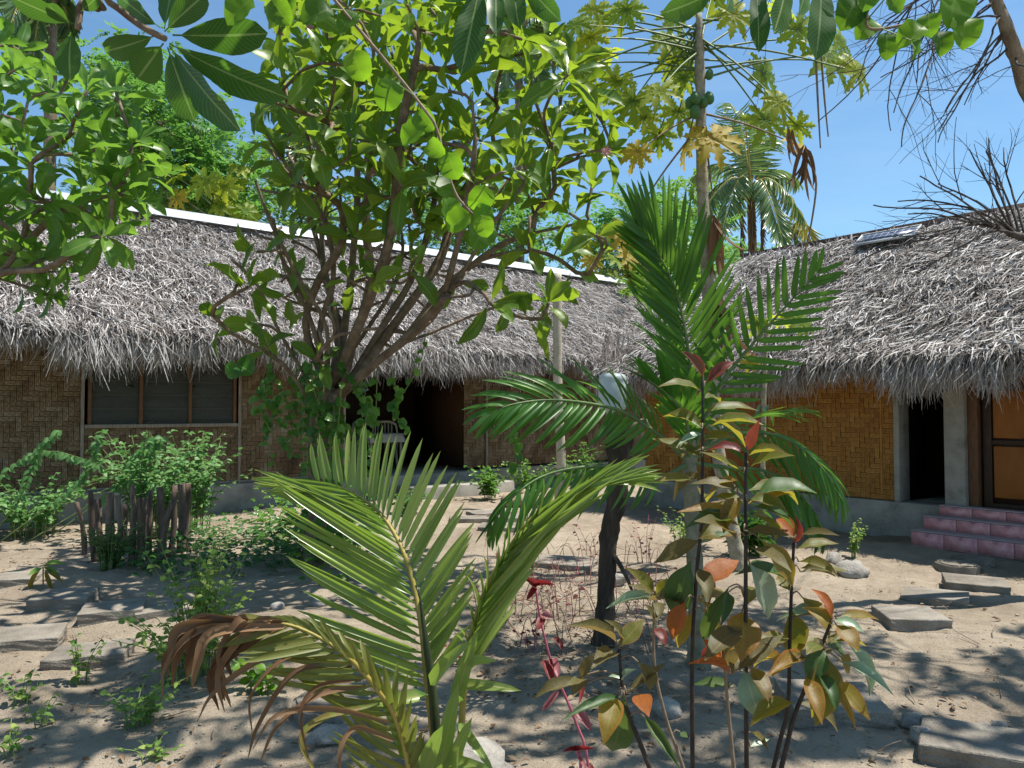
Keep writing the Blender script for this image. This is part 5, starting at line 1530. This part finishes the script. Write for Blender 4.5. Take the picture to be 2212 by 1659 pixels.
# ================================================================ trees behind the roofs
def bushy(label, poly, d, spread, n, mat, sz, seed, base_px, nt=26, cat='tree', name='leafy_tree', per=14, jit=.55):
    b = np.array((P(base_px, 900, d)[0], d, -.05))
    e = empty(name, b, label, cat)
    sk = Skeleton(b)
    pts = scatter_px(poly, nt, 18, seed)
    cx = sum(p[0] for p in pts)/len(pts); cy = max(p[1] for p in pts)
    fork = P(cx, cy + 10, d)
    sk.limb([b, (b + fork)/2 + np.array((.2, 0, 0)), fork], .5)
    tips = [P(x, y, d + random.uniform(-spread, spread)) for x, y in pts]
    for q in sorted(tips, key=lambda t: np.linalg.norm(np.array(t) - fork)): sk.tip(q, .4)
    sk.build(e, M['bark'], .02, .5, .25, 4)
    fol = Fol('spray', mat)
    for k, _ in sk.tips:
        q = len(sk.p[k])
        for a in range(per):
            p = sk.p[k] + rng.normal(0, jit, 3)*np.array((1, 1, .8))
            out = rng.normal(0, 1, 3); out[2] = out[2]*.4 - .25
            fol.add(p, out, rng.normal(0, .35, 3) + np.array((0, 0, 1)), sz*random.uniform(.7, 1.25), sz*random.uniform(.7, 1.2))
    fol.build(e, 0)
bushy('tall feathery green tree behind the white ridge cap', [(210, 130), (255, 105), (330, 180), (430, 230), (500, 280), (540, 370), (535, 450), (300, 430), (200, 300)], 21, 1.8, 0, 'fine_leaf', .62, 31, 400, 62, per=20, jit=.55)
bushy('light green tree between the feathery tree and the frangipani', [(530, 420), (600, 380), (700, 420), (740, 500), (640, 520), (540, 500)], 23, 1.5, 0, 'fine_light', .6, 32, 630, 18)
bushy('dark leafy tree behind the middle of the long roof', [(800, 380), (1000, 360), (1150, 400), (1240, 470), (1200, 560), (900, 540), (780, 470)], 24, 1.6, 0, 'fine_leaf', .6, 33, 1000, 40, per=16)
bushy('dense green tree at the far end of the long roof', [(1270, 520), (1330, 440), (1430, 420), (1500, 500), (1530, 600), (1480, 680), (1330, 650)], 23, 1.6, 0, 'fine_leaf', .55, 34, 1400, 48, per=18)
bushy('bright green bush crown in the gap between the two roofs', [(1330, 640), (1420, 600), (1520, 620), (1560, 720), (1400, 740)], 20, 1.0, 0, 'fine_light', .5, 35, 1440, 20)
bushy('hazy distant tree low above the right ridge', [(1560, 560), (1600, 545), (1650, 560), (1660, 600), (1560, 600)], 55, 2.0, 0, 'fine_leaf', 1.3, 36, 1605, 16, jit=1.0)
bushy('low green tree behind the papaya trunk and the right ridge', [(1455, 430), (1500, 380), (1560, 470), (1560, 560), (1480, 560)], 30, 1.5, 0, 'fine_light', .7, 37, 1510, 14)

# ================================================================ shrubs and weeds
def shrub(name, label, base, h, rad, nst, nlf, ls, lw, mat, stemmat, kind='small', maxobj=60, group=None, cat='shrub', lean=(0, 0), minf=.25, rs=.006, floor=None):
    e = empty(name, base, label, cat, group)
    fol = Fol(kind, mat)
    base = np.asarray(base, float)
    for k in range(nst):
        a = random.uniform(0, 6.28); r = rad*math.sqrt(random.random()); hh = h*random.uniform(.6, 1.05)
        b = base + np.array((math.cos(a), math.sin(a), 0))*r*.25
        t = base + np.array((math.cos(a)*r + lean[0], math.sin(a)*r + lean[1], hh))
        pts = smooth_path([b, (b + t)/2 + np.array((-math.cos(a), -math.sin(a), .4))*r*.25 + rng.normal(0, .02*h, 3), t], 10)
        MB_ = stems.setdefault(e.name, MB()); MB_.tube(pts, [rs, rs*.4], 5, True)
        for j in range(nlf):
            f = minf + (1 - minf)*(j + random.random())/nlf
            p = pts[min(9, int(f*9.5))] + rng.normal(0, ls*.08, 3)
            az = j*2.4 + k; d = np.array((math.cos(az), math.sin(az), random.uniform(-.35, .45)))
            fol.add(p, d, np.array((0, -.1, 1.0)) + rng.normal(0, .35, 3), ls*random.uniform(.6, 1.15)*(1.1 - .35*f), lw*random.uniform(.7, 1.15))
    stems[e.name].build('stems', M[stemmat], e, True, kind='stuff', world=True)
    fol.build(e, maxobj)
    return e
stems = {}
shrub('green_shrub', 'bushy green shrub growing inside the ring of stakes', gpos(315, 1170), 1.2, .85, 46, 22, .105, .06, 'shrub_leaf', 'stem_green', maxobj=250)
shrub('green_shrub', 'loose green shrub arching beside the ring of stakes under the window', gpos(420, 1150), 1.15, .75, 34, 20, .105, .06, 'shrub_leaf', 'stem_green', maxobj=200)
shrub('green_shrub', 'low spreading shrub against the bamboo wall left of the stakes', gpos(70, 1160), .7, .9, 44, 18, .10, .058, 'shrub_leaf', 'stem_green', maxobj=200)
shrub('green_shrub', 'narrow-leaved herb at the foot of the stakes', gpos(235, 1230), .5, .35, 26, 14, .07, .018, 'cover_leaf', 'stem_green', maxobj=60)
# arching sprays left of the window
e = empty('arching_shrub', gpos(-20, 1170), 'shrub sending long arching leafy sprays across the bamboo wall', 'shrub')
d_ = gpos(-20, 1170)[1]; fol = Fol('small', 'shrub_leaf')
for pts in ([(-20, 1160), (0, 1040), (60, 985), (110, 975), (160, 985), (215, 1005)], [(-20, 1160), (40, 1080), (75, 1000), (90, 965), (128, 930)], [(0, 1170), (150, 1060), (200, 1000), (215, 940)], [(60, 1170), (240, 1060), (290, 990), (330, 945)], [(100, 1165), (260, 1050), (320, 985), (350, 945)]):
    pp = smooth_path([P(x, y, d_ - .1*i) for i, (x, y) in enumerate(pts)], 26); MB().tube(pp, [.008, .003], 5, True).build('stem', M['stem_green'], e, True, world=True)
    for i in range(6, 26):
        for sd in (-1, 1):
            fol.add(pp[i], np.array((sd*.6 + rng.normal(0, .3), -.4, -.7 + rng.normal(0, .3))), (0, -.9, .4), random.uniform(.07, .12), random.uniform(.045, .065))
fol.build(e, 150)

# weeds in the sand
WD = [(430, 1450, .80, .34, 34, 18, .06, .034, 'weed_leaf', 'tall pale green weed with serrated leaves on the sand'),
      (395, 1480, .42, .38, 30, 12, .055, .034, 'weed_leaf', 'sprawling weed at the base of the tall pale weed'),
      (290, 1560, .22, .28, 16, 8, .05, .03, 'weed_leaf', 'low weed mat with yellowing leaves in front of the tall weed'),
      (170, 1470, .30, .16, 6, 7, .05, .035, 'weed_leaf', 'small upright weed behind the broken-corner slab'),
      (45, 1515, .18, .14, 5, 6, .05, .032, 'weed_leaf', 'small weed tuft on open sand at the left'),
      (20, 1630, .15, .12, 4, 5, .05, .035, 'weed_leaf', 'broad-leaved weed near the lower left sand'),
      (90, 1560, .16, .14, 4, 5, .05, .03, 'weed_leaf', 'trailing weed with a thin runner on the sand'),
      (560, 1500, .2, .2, 8, 7, .07, .05, 'vine_leaf', 'small green creeper under the withered frond'),
      (330, 1640, .10, .16, 6, 5, .04, .025, 'weed_leaf', 'thin weed in the sunlit foreground sand'),
      (1838, 1205, .42, .2, 12, 14, .05, .028, 'weed_leaf', 'small bright leafy bush beside the shaded plinth'),
      (1470, 1170, .4, .3, 14, 10, .07, .03, 'weed_leaf', 'thin-leaved bush at the foot of the feather palm'),
      (1060, 1080, .55, .5, 24, 14, .12, .06, 'pothos', 'leafy green clump beside the porch step'),
      (1140, 1075, .6, .5, 22, 14, .11, .05, 'pothos', 'broad green clump in front of the pale woven wall'),
      (1260, 1085, .9, .5, 26, 14, .12, .055, 'pothos', 'tall leafy clump right of the pale bare trunk'),
      (1620, 1195, .5, .25, 22, 8, .28, .018, 'cover_leaf', 'tuft of long grassy blades behind the papaya foot'),
      (880, 1110, .35, .4, 18, 10, .10, .05, 'cover_leaf', 'dark leafy clump at the porch floor edge')]
for px, py, h, rad, ns, nl, ls, lw, mt, lab in WD:
    shrub('weed', lab, gpos(px, py, -.01), h, rad, ns, nl, ls, lw, mt, 'stem_green', maxobj=40 if py > 1400 else 0, cat='weed', rs=.0035, kind='small')

# drooping seedling by the slabs
sb_ = gpos(93, 1268); e = empty('seedling', sb_, 'little seedling with four drooping yellow-green leaves beside the slabs', 'seedling')
sd_ = sb_[1]; MB().tube([sb_, P(93, 1225, sd_)], .006, 5).build('stem', M['stem_brown'], e, True, world=True)
f = Fol('ovate', 'sap_yellow'); g2 = Fol('ovate', 'weed_leaf')
for a, b, w in (((92, 1226), (62, 1245), .07), ((95, 1225), (128, 1240), .05), ((95, 1226), (138, 1212), .04)): g2.px(a, b, sd_, sd_-.1, w)
for a, b, w in (((88, 1230), (55, 1282), .05), ((97, 1230), (115, 1282), .04), ((97, 1228), (136, 1262), .035)): f.px(a, b, sd_, sd_-.1, w)
f.build(e, 9); g2.build(e, 9)

# creeping ground cover beneath the frangipani
def cover(name, label, poly, n, mat, ls, lw, kind='small', zr=.12):
    fol = Fol(kind, mat); pts = scatter_px(poly, 9999 if n > 9999 else n, .8, 77)
    g0 = gpos(*pts[0]); g0[2] = 0
    for x, y in pts:
        p = gpos(x, y, random.uniform(.01, zr))
        a = random.uniform(0, 6.28); fol.add(p, (math.cos(a), math.sin(a), random.uniform(-.1, .5)), np.array((0, -.2, 1)) + rng.normal(0, .3, 3), ls*random.uniform(.6, 1.2), lw*random.uniform(.6, 1.2))
    o = empty(name, g0, label, 'ground cover'); fol.build(o, 0, stuff='foliage'); o['kind'] = 'stuff'
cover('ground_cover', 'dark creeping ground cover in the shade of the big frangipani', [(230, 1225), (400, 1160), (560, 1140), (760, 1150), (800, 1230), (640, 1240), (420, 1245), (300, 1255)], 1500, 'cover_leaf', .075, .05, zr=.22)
cover('ground_cover', 'trailing ivy-like cover round the frangipani foot', [(540, 1120), (700, 1080), (800, 1120), (830, 1250), (640, 1260), (560, 1210)], 500, 'pothos', .10, .07, 'heart', .45)

# pothos climbing the frangipani trunk
pe = empty('pothos_vine', root, 'pothos vine climbing and hanging from the big frangipani trunk', 'vine')
fol = Fol('heart', 'pothos'); mb = MB()
for k in range(30):
    x = random.uniform(570, 800); y0 = random.uniform(760, 900); d = rd + random.uniform(-.45, .45)
    L = random.uniform(90, 300)
    if k < 10: x = random.uniform(640, 740); L = 330
    pts = smooth_path([P(x, y0, d), P(x + random.uniform(-15, 15), y0 + L*.5, d), P(x + random.uniform(-25, 25), min(y0 + L, 1200), d)], 16)
    mb.tube(pts, [.006, .004], 5, True)
    for i in range(16):
        if random.random() < .8:
            a = random.uniform(0, 6.28); s = random.uniform(.06, .125)
            fol.add(pts[i], (math.cos(a), -abs(math.sin(a))*.7, random.uniform(-.9, .1)), (rng.normal(0, .3), -.7, .7), s, s*.75)
for pts in ([(920, 720), (905, 790), (860, 865), (845, 870)], [(850, 800), (856, 860), (858, 900), (882, 930)], [(815, 790), (812, 900), (808, 1000), (812, 1060)], [(1110, 880), (1118, 950), (1112, 1010)], [(730, 770), (770, 840), (800, 900)]):
    pp = smooth_path([P(x, y, rd - .2) for x, y in pts], 12); mb.tube(pp, [.006, .003], 5, True)
    for i in range(1, 12):
        s = random.uniform(.06, .11); fol.add(pp[i], (rng.normal(0, .6), -.5, -.6), (0, -.8, .6), s, s*.75)
fol.px((510, 790), (545, 800), rd-.7, rd-.75, .22, (0, -.8, .5)); fol.px((520, 795), (490, 812), rd-.7, rd-.75, .2, (0, -.8, .5))
mb.build('stems', M['stem_green'], pe, True, kind='stuff', world=True); fol.build(pe, 280)

# ================================================================ heart-leaved vines close overhead
def vine(label, base, path, leaves, d):
    e = empty('hanging_vine', base, label, 'vine')
    pp = smooth_path(path, 40); MB().tube(pp, [.004, .0025], 5, True).build('stem', M['stem_brown'], e, True, world=True)
    fol = Fol('heart', 'vine_leaf')
    for i, x, y, s in leaves:
        X, Y = C(i, x, y); c = P(X, Y, d + random.uniform(-.12, .12)); L = s*.3516/F*d*1.1
        a = random.uniform(-2.6, -.5)
        dv = np.array((math.cos(a), random.uniform(-.4, .4), math.sin(a))); dv = nrm(dv)
        fol.add(c - dv*L*.5, dv, (random.uniform(-.6, .6), -.8, random.uniform(-.2, .7)), L*1.05, L*.92)
        k = int(np.argmin(np.linalg.norm(pp - (c - dv*L*.5), axis=1)))
        if np.linalg.norm(pp[k] - (c - dv*L*.5)) > .004: MB().tube([pp[k], c - dv*L*.48], .0015, 4).build('leaf_stalk', M['stem_green'], e, True, world=True)
    fol.build(e, 60)
vd = 1.6
vine('thin vine with heart-shaped leaves dangling before the big frangipani', P(640, -160, vd), [P(640, -160, vd), P(680, -60, vd), P(734, 14, vd), P(840, 140, vd), P(910, 228, vd), P(942, 275, vd), P(960, 345, vd), P(981, 411, vd), P(1002, 443, vd), P(1040, 480, vd)],
     [(1,50,130,150),(1,110,400,175),(1,295,580,165),(1,520,740,140),(1,450,830,170),(1,580,910,120),(1,690,1020,150),(1,610,1140,160),(1,670,1290,160),(1,730,1360,160),(1,860,1220,160),(1,880,1320,120),(1,885,1390,120),(1,860,1440,170),(0,1470,60,190),(0,1720,70,150),(0,1950,90,180),(0,1760,-10,150)], vd)
vine('vine twig with translucent heart-shaped leaves against the open sky', P(1850, -200, vd), [P(1850, -200, vd), P(1866, -60, vd), P(1872, 20, vd), P(1880, 62, vd), P(1960, 52, vd), P(2040, 32, vd), P(2100, 10, vd)],
     [(2,1140,80,200),(2,1230,170,160),(2,1370,280,160),(2,1520,220,160),(2,1545,300,110),(2,1630,150,140),(2,1700,260,150),(2,1840,200,190),(2,1780,30,260),(2,1420,20,120),(2,1250,-10,140)], vd)

# ================================================================ saplings with red-edged leaves
def sapling(label, stem, d, leaves, extra=0, r=(.0062, .0036), base=None, smat='stem_black'):
    top = [P(*q, d) for q in stem]
    b0 = top[0] + (top[0]-top[1]) * (top[0][2] / (top[1][2]-top[0][2]))
    b0 = np.array((b0[0], b0[1], float(ground_h(b0[0], b0[1])) - .03))
    e = empty('sapling', b0, label, 'sapling', None)
    pp = smooth_path([b0] + top, 36)
    MB().tube(pp, r, 7, True).build('stem', M[smat], e, True, world=True)
    fols = {}
    for k in range(extra):
        f = random.uniform(.45, .93); q = pp[int(f*35)]; a = random.uniform(0, 6.28); L = random.uniform(.09, .15); v = np.array((math.cos(a), math.sin(a)*.8, random.uniform(-.6, .35)))
        c_ = random.choice(('olive', 'olive', 'olive', 'brown', 'yellow', 'dark'))
        fols.setdefault(c_, Fol('ovate', 'sap_' + c_)).add(q + v*.02, v, (0, -.4, .9), L, L*random.uniform(.36, .48))
    for (i, a, b, w, col) in leaves:
        A_, B_ = C(i, *a), C(i, *b)
        d0 = d + random.uniform(-.03, .03); d1 = d0 + random.uniform(-.10, .08)
        p, q = P(*A_, d0), P(*B_, d1)
        W_ = w*.3516/F*d
        f = fols.setdefault(col, Fol('ovate', 'sap_' + col))
        v = q - p
        un = np.array((random.uniform(-.25, .25), -.75, .65)) if abs(v[2]) > .5*np.linalg.norm(v) else np.array((random.uniform(-.2, .2), -.55, .85))
        f.add(p, v + np.array((0, 0, .18*np.linalg.norm(v))), un, np.linalg.norm(v)*1.08, W_*1.2)
        k = int(np.argmin(np.linalg.norm(pp - p, axis=1)))
        if .008 < np.linalg.norm(pp[k] - p) < .5: MB().tube(smooth_path([pp[k], (pp[k]+p)/2 + np.array((0, 0, .012)), p], 5), [.0026, .0016], 5, True).build('leaf_stalk', M['stem_brown'], e, True, world=True)
    for f in fols.values(): f.build(e, 60)
O, Y, R_, D, PA, B, OR = 'olive', 'yellow', 'red', 'dark', 'pale', 'brown', 'orange'
sapling('tall black-stemmed sapling with red new leaves and one glowing orange leaf', [(1496, 1659), (1495, 1427), (1504, 1252), (1515, 1128), (1518, 975), (1518, 812)], 1.95, [
 (5,(240,850),(135,698),75,R_),(5,(262,880),(440,757),62,R_),(5,(230,930),(25,850),78,O),(5,(245,975),(380,962),60,O),(5,(248,1060),(575,1055),80,O),(5,(236,1160),(-5,1055),90,O),(5,(238,1190),(105,1260),50,PA),
 (5,(248,1225),(440,1185),85,O),(5,(238,1290),(105,1335),90,B),(5,(246,1300),(310,1300),80,O),(5,(236,1330),(-60,1300),95,O),(8,(222,260),(0,440),110,B),(8,(228,150),(370,60),100,O),(8,(165,390),(70,755),165,D),(8,(225,540),(468,395),140,OR),
 (8,(130,640),(55,865),105,OR),(8,(205,290),(420,262),60,PA),(8,(212,250),(440,190),130,O),(8,(240,690),(340,790),80,OR),(8,(170,700),(80,940),80,Y),(5,(250,1440),(20,1560),100,B),(8,(240,860),(330,1040),90,OR)], 9)
sapling('straight black-stemmed sapling crowned by two dark red leaves', [(1613, 1659), (1611, 1427), (1611, 1181), (1611, 1076), (1611, 978)], 1.85, [
 (5,(512,1300),(602,1122),62,R_),(5,(500,1315),(288,1243),65,R_),(5,(520,1325),(742,1292),70,O),(5,(522,1400),(767,1332),100,O),(5,(490,1432),(218,1385),72,O),(5,(520,1540),(895,1545),115,O),(5,(490,1565),(208,1450),95,B),(5,(510,1600),(775,1640),95,O),
 (5,(490,1605),(295,1590),70,O),(8,(515,35),(772,45),85,Y),(8,(495,125),(125,100),85,Y),(8,(440,250),(240,150),130,B),(8,(600,262),(852,572),120,Y),(8,(528,405),(722,772),160,PA),(8,(400,548),(238,930),85,D),(8,(480,702),(512,955),190,Y),
 (8,(490,1062),(580,1355),155,PA),(8,(455,1055),(728,918),100,B),(8,(530,1035),(662,1222),95,O),(8,(395,580),(385,760),60,D),(8,(410,1080),(190,1035),60,OR),(8,(560,850),(715,920),70,O),(8,(525,1440),(630,1490),45,B),(8,(530,1530),(640,1515),40,PA),(8,(490,200),(760,300),80,B)], 9)
sapling('leaning brown-stemmed sapling with an orange-red tip leaf', [(1671, 1659), (1701, 1533), (1706, 1392), (1710, 1269), (1715, 1172)], 1.95, [
 (8,(800,255),(688,103),85,OR),(8,(832,232),(1048,237),65,B),(8,(820,312),(1072,292),70,O),(8,(830,392),(1060,465),75,O),(8,(775,570),(700,480),90,O),(8,(850,610),(1030,795),105,Y),(8,(775,685),(792,985),165,O),(8,(790,680),(948,735),85,PA),
 (8,(1000,742),(702,762),45,PA),(8,(770,1010),(690,1070),90,Y),(8,(780,250),(600,200),70,B),(8,(840,455),(1060,495),50,B),(8,(800,280),(850,150),45,R_)], 8)
sapling('low bushy sapling hanging yellow and sunlit-pale leaves over the dark slab', [(1688, 1659), (1715, 1550), (1747, 1470), (1772, 1403), (1797, 1340)], 1.8, [
 (8,(1035,742),(925,542),62,OR),(8,(1060,742),(1328,762),65,Y),(8,(1042,752),(1218,832),65,PA),(8,(1060,782),(1182,935),115,Y),(8,(1120,880),(1312,1205),85,PA),(8,(972,940),(972,1388),185,O),(8,(990,1062),(1168,1420),45,Y),(8,(1050,1112),(1238,1358),95,Y),
 (8,(890,1000),(690,1062),95,Y),(8,(1082,972),(1155,1085),105,Y),(8,(1095,1012),(1378,1212),62,PA),(8,(870,1102),(962,1372),95,Y),(8,(880,985),(740,1002),45,B),(8,(960,900),(890,960),80,O),(8,(1000,900),(1080,1010),90,D),(8,(990,930),(900,1120),120,D),(8,(1030,800),(930,700),70,Y)], 6)
sapling('small brown-leaved sapling with a big drooping dark leaf', [(1403, 1659), (1367, 1568), (1346, 1498), (1337, 1402)], 1.75, [
 (7,(1700,890),(1438,808),65,B),(7,(1722,912),(1865,788),105,O),(7,(1700,962),(1568,1045),105,B),(7,(1722,880),(1690,790),60,B),(7,(1738,1130),(1650,1078),50,PA),(7,(1735,1150),(1760,1085),50,PA),(7,(1500,1145),(1200,1185),80,B),(7,(1490,1100),(1440,1215),90,B),
 (7,(1730,1220),(1415,1380),55,D),(7,(1745,1225),(1690,1660),175,D),(7,(1690,1215),(1640,1450),130,Y),(7,(1835,1205),(1885,1335),105,OR),(7,(1870,1345),(2045,1655),55,D),(7,(1830,1005),(1925,1212),95,B),(7,(1760,1200),(2010,1080),50,B),(7,(1480,1100),(1560,975),60,B)])
sapling('slim sapling with a few pale folded leaves near the black stump', [(1476, 1659), (1438, 1550), (1413, 1427), (1415, 1285)], 2.3, [
 (7,(1930,582),(1790,465),75,O),(7,(1942,590),(2012,518),60,O),(7,(1930,632),(1690,655),50,PA),(7,(1938,600),(1770,580),60,B),(7,(1945,640),(1960,740),70,B),(7,(1930,780),(1850,700),70,B),(7,(1935,800),(2000,880),60,R_),(7,(2090,1440),(2130,1480),40,D)], smat='stem_brown')
sapling('spindly sapling rising beside the pale papaya foot with a curled dark leaf', [(1585, 1659), (1570, 1500), (1560, 1380), (1540, 1240)], 2.2, [
 (8,(380,960),(260,780),90,Y),(8,(395,900),(400,1090),110,B),(8,(360,920),(290,1050),80,OR),(8,(420,1080),(470,960),70,B),(8,(300,870),(250,1010),80,R_),(8,(440,1160),(190,1160),70,D)], smat='stem_brown')

# red-leaved climbers and seedlings by the stump
def redplant(label, stem, d, leaves, mat='red_leaf'):
    pts = [P(*C(7, *q), d) for q in stem]; b = np.array((pts[0][0], d, float(ground_h(pts[0][0], d)) - .02))
    e = empty('red_seedling', b, label, 'seedling', None)
    pp = smooth_path([b] + pts if pts[0][2] > .06 else pts, 24); MB().tube(pp, [.005, .003], 5, True).build('stem', M['stem_pink'], e, True, world=True)
    f = {k: Fol('heart', k) for k in ('red_leaf', 'pink_leaf')}
    for a, b_, w, c in leaves: f[c].px(C(7, *a), C(7, *b_), d, d - random.uniform(0, .08), .72*w*.3516/F*d, (random.uniform(-.3, .3), -.8, .5))
    for v in f.values(): v.build(e, 20)
Rl, Pl = 'red_leaf', 'pink_leaf'
redplant('pink-stemmed seedling with scattered red and pink heart leaves', [(1530, 1700), (1450, 1380), (1350, 1140), (1290, 980), (1230, 740), (1200, 545)], 2.3,
         [((1250,735),(1215,800),75,Rl),((1240,715),(1300,730),50,Pl),((1310,860),(1370,930),50,Rl),((1275,1000),(1300,1105),90,Rl),((1285,995),(1340,1090),85,Pl),((1345,1180),(1240,1310),50,Pl),((1450,1300),(1530,1395),80,Pl),((1470,1180),(1480,1230),40,Rl),
          ((1200,550),(1120,480),60,Rl),((1205,540),(1290,520),50,Rl),((1200,545),(1150,620),50,Rl),((1520,1640),(1560,1690),60,Rl)])
redplant('short red-leaved shoot at the lower edge of the sand', [(1480, 1720), (1470, 1600), (1450, 1550)], 1.9, [((1450,1545),(1400,1540),40,Rl),((1450,1550),(1510,1530),40,Rl),((1470,1600),(1510,1660),40,Pl)])
for k, (px, py, h, ns, lab) in enumerate(((1210, 1330, .5, 16, 'tangle of dry red stems beside the black stump'), (1270, 1215, .5, 14, 'reddish weed clump behind the black stump'), (1395, 1225, .55, 18, 'dark red plant clump right of the black stump'),
                                         (1150, 1400, .25, 10, 'low purple-leaved weed under the bent frond'), (1380, 1330, .4, 12, 'wispy red weed between the stump and the feather palm'), (975, 1430, .25, 10, 'small purple weed behind the young coconut'), (1100, 1270, .35, 12, 'sparse red weed in the sun left of the stump'))):
    shrub('red_weed', lab, gpos(px, py, -.01), h, h*.8, max(4, ns//3), 5, .05, .03, 'red_leaf', 'stem_pink', 'small', 30, 'red weeds round the stump', 'weed', rs=.0028)

# ================================================================ litter, twigs, pebbles
fol = Fol('small', 'litter')
for x, y in scatter_px([(0, 1180), (2212, 1180), (2212, 1659), (0, 1659)], 950, 5, 51) + scatter_px([(1000, 1230), (1480, 1230), (1450, 1500), (1030, 1500)], 800, 4, 52) + scatter_px([(0, 1090), (520, 1180), (520, 1240), (0, 1240)], 260, 4, 53):
    p = gpos(x, y, .012); a = random.uniform(0, 6.28); s = random.uniform(.012, .048)
    fol.add(p, (math.cos(a), math.sin(a), random.uniform(0, .35)), np.array((0, 0, 1)) + rng.normal(0, .4, 3), s, s*random.uniform(.3, .6))
o = empty('leaf_litter', (0, 4, 0), 'dry brown leaf litter strewn over the sand', 'leaf litter'); o['kind'] = 'stuff'; fol.build(o, 0, stuff='dry_leaves')
mb = MB()
for x, y in scatter_px([(0, 1250), (2212, 1250), (2212, 1659), (0, 1659)], 90, 20, 61) + scatter_px([(1040, 1230), (1480, 1240), (1450, 1420), (1060, 1420)], 110, 6, 62):
    p = gpos(x, y, .012); a = random.uniform(0, 3.14); l = random.uniform(.05, .3); v = np.array((math.cos(a), math.sin(a), random.uniform(0, .12)))*l
    mb.tube(smooth_path([p, p + v*.5 + rng.normal(0, .012, 3), p + v], 5), [.003, .0015], 4, True)
o = mb.build('dry_twigs', M['stem_brown'], None, True, kind='stuff'); tag(o, 'dry twigs scattered on the sand', 'twigs')
mb = MB()
for x, y in scatter_px([(1060, 1200), (1300, 1190), (1470, 1230), (1480, 1330), (1420, 1420), (1100, 1400), (1020, 1320)], 105, 9, 63):
    p = gpos(x, y, 0); a = random.uniform(0, 6.28); l = random.uniform(.12, .42); v = np.array((math.cos(a), math.sin(a), 0))*l
    mb.tube(smooth_path([p, p + v*.4 + np.array((0, 0, random.uniform(.05, .28))), p + v + np.array((0, 0, random.uniform(0, .22)))], 7), [.0035, .0015], 4, True)
o = mb.build('dry_vines', M['stem_dry'], None, True, kind='stuff'); tag(o, 'tangle of dry reddish vine stems round the black stump', 'dry vines')
# pebbles: small rough lumps, one mesh
ico = rock_mesh(1, .8, .6, 99)
pv = np.array([v.co[:] for v in ico.vertices]); 
bm = bmesh.new(); bmesh.ops.create_icosphere(bm, subdivisions=1, radius=.5); tri = [[v.index for v in f_.verts] for f_ in bm.faces]; pv = np.array([v.co[:] for v in bm.verts]); bm.free()
bpy.data.meshes.remove(ico)
mv, mf, n0 = [], [], 0
for x, y in scatter_px([(0, 1140), (2212, 1180), (2212, 1659), (0, 1659)], 3200, 3, 71):
    p = gpos(x, y, .002); s = random.uniform(.004, .014) * (2.6 if random.random() < .05 else 1)
    q = pv * (1 + rng.normal(0, .15, (len(pv), 1))) * np.array((1, random.uniform(.6, 1), random.uniform(.4, .7))) * s
    mv.append(q + p); mf += [(a+n0, b+n0, c+n0) for a, b, c in tri]; n0 += len(pv)
me = bpy.data.meshes.new('pebbles'); me.from_pydata(np.concatenate(mv).tolist(), [], mf); me.materials.append(M['clod'])
for p in me.polygons: p.use_smooth = True
o = link('pebbles', me); tag(o, 'small grey pebbles scattered on the sand', 'pebbles', kind='stuff')
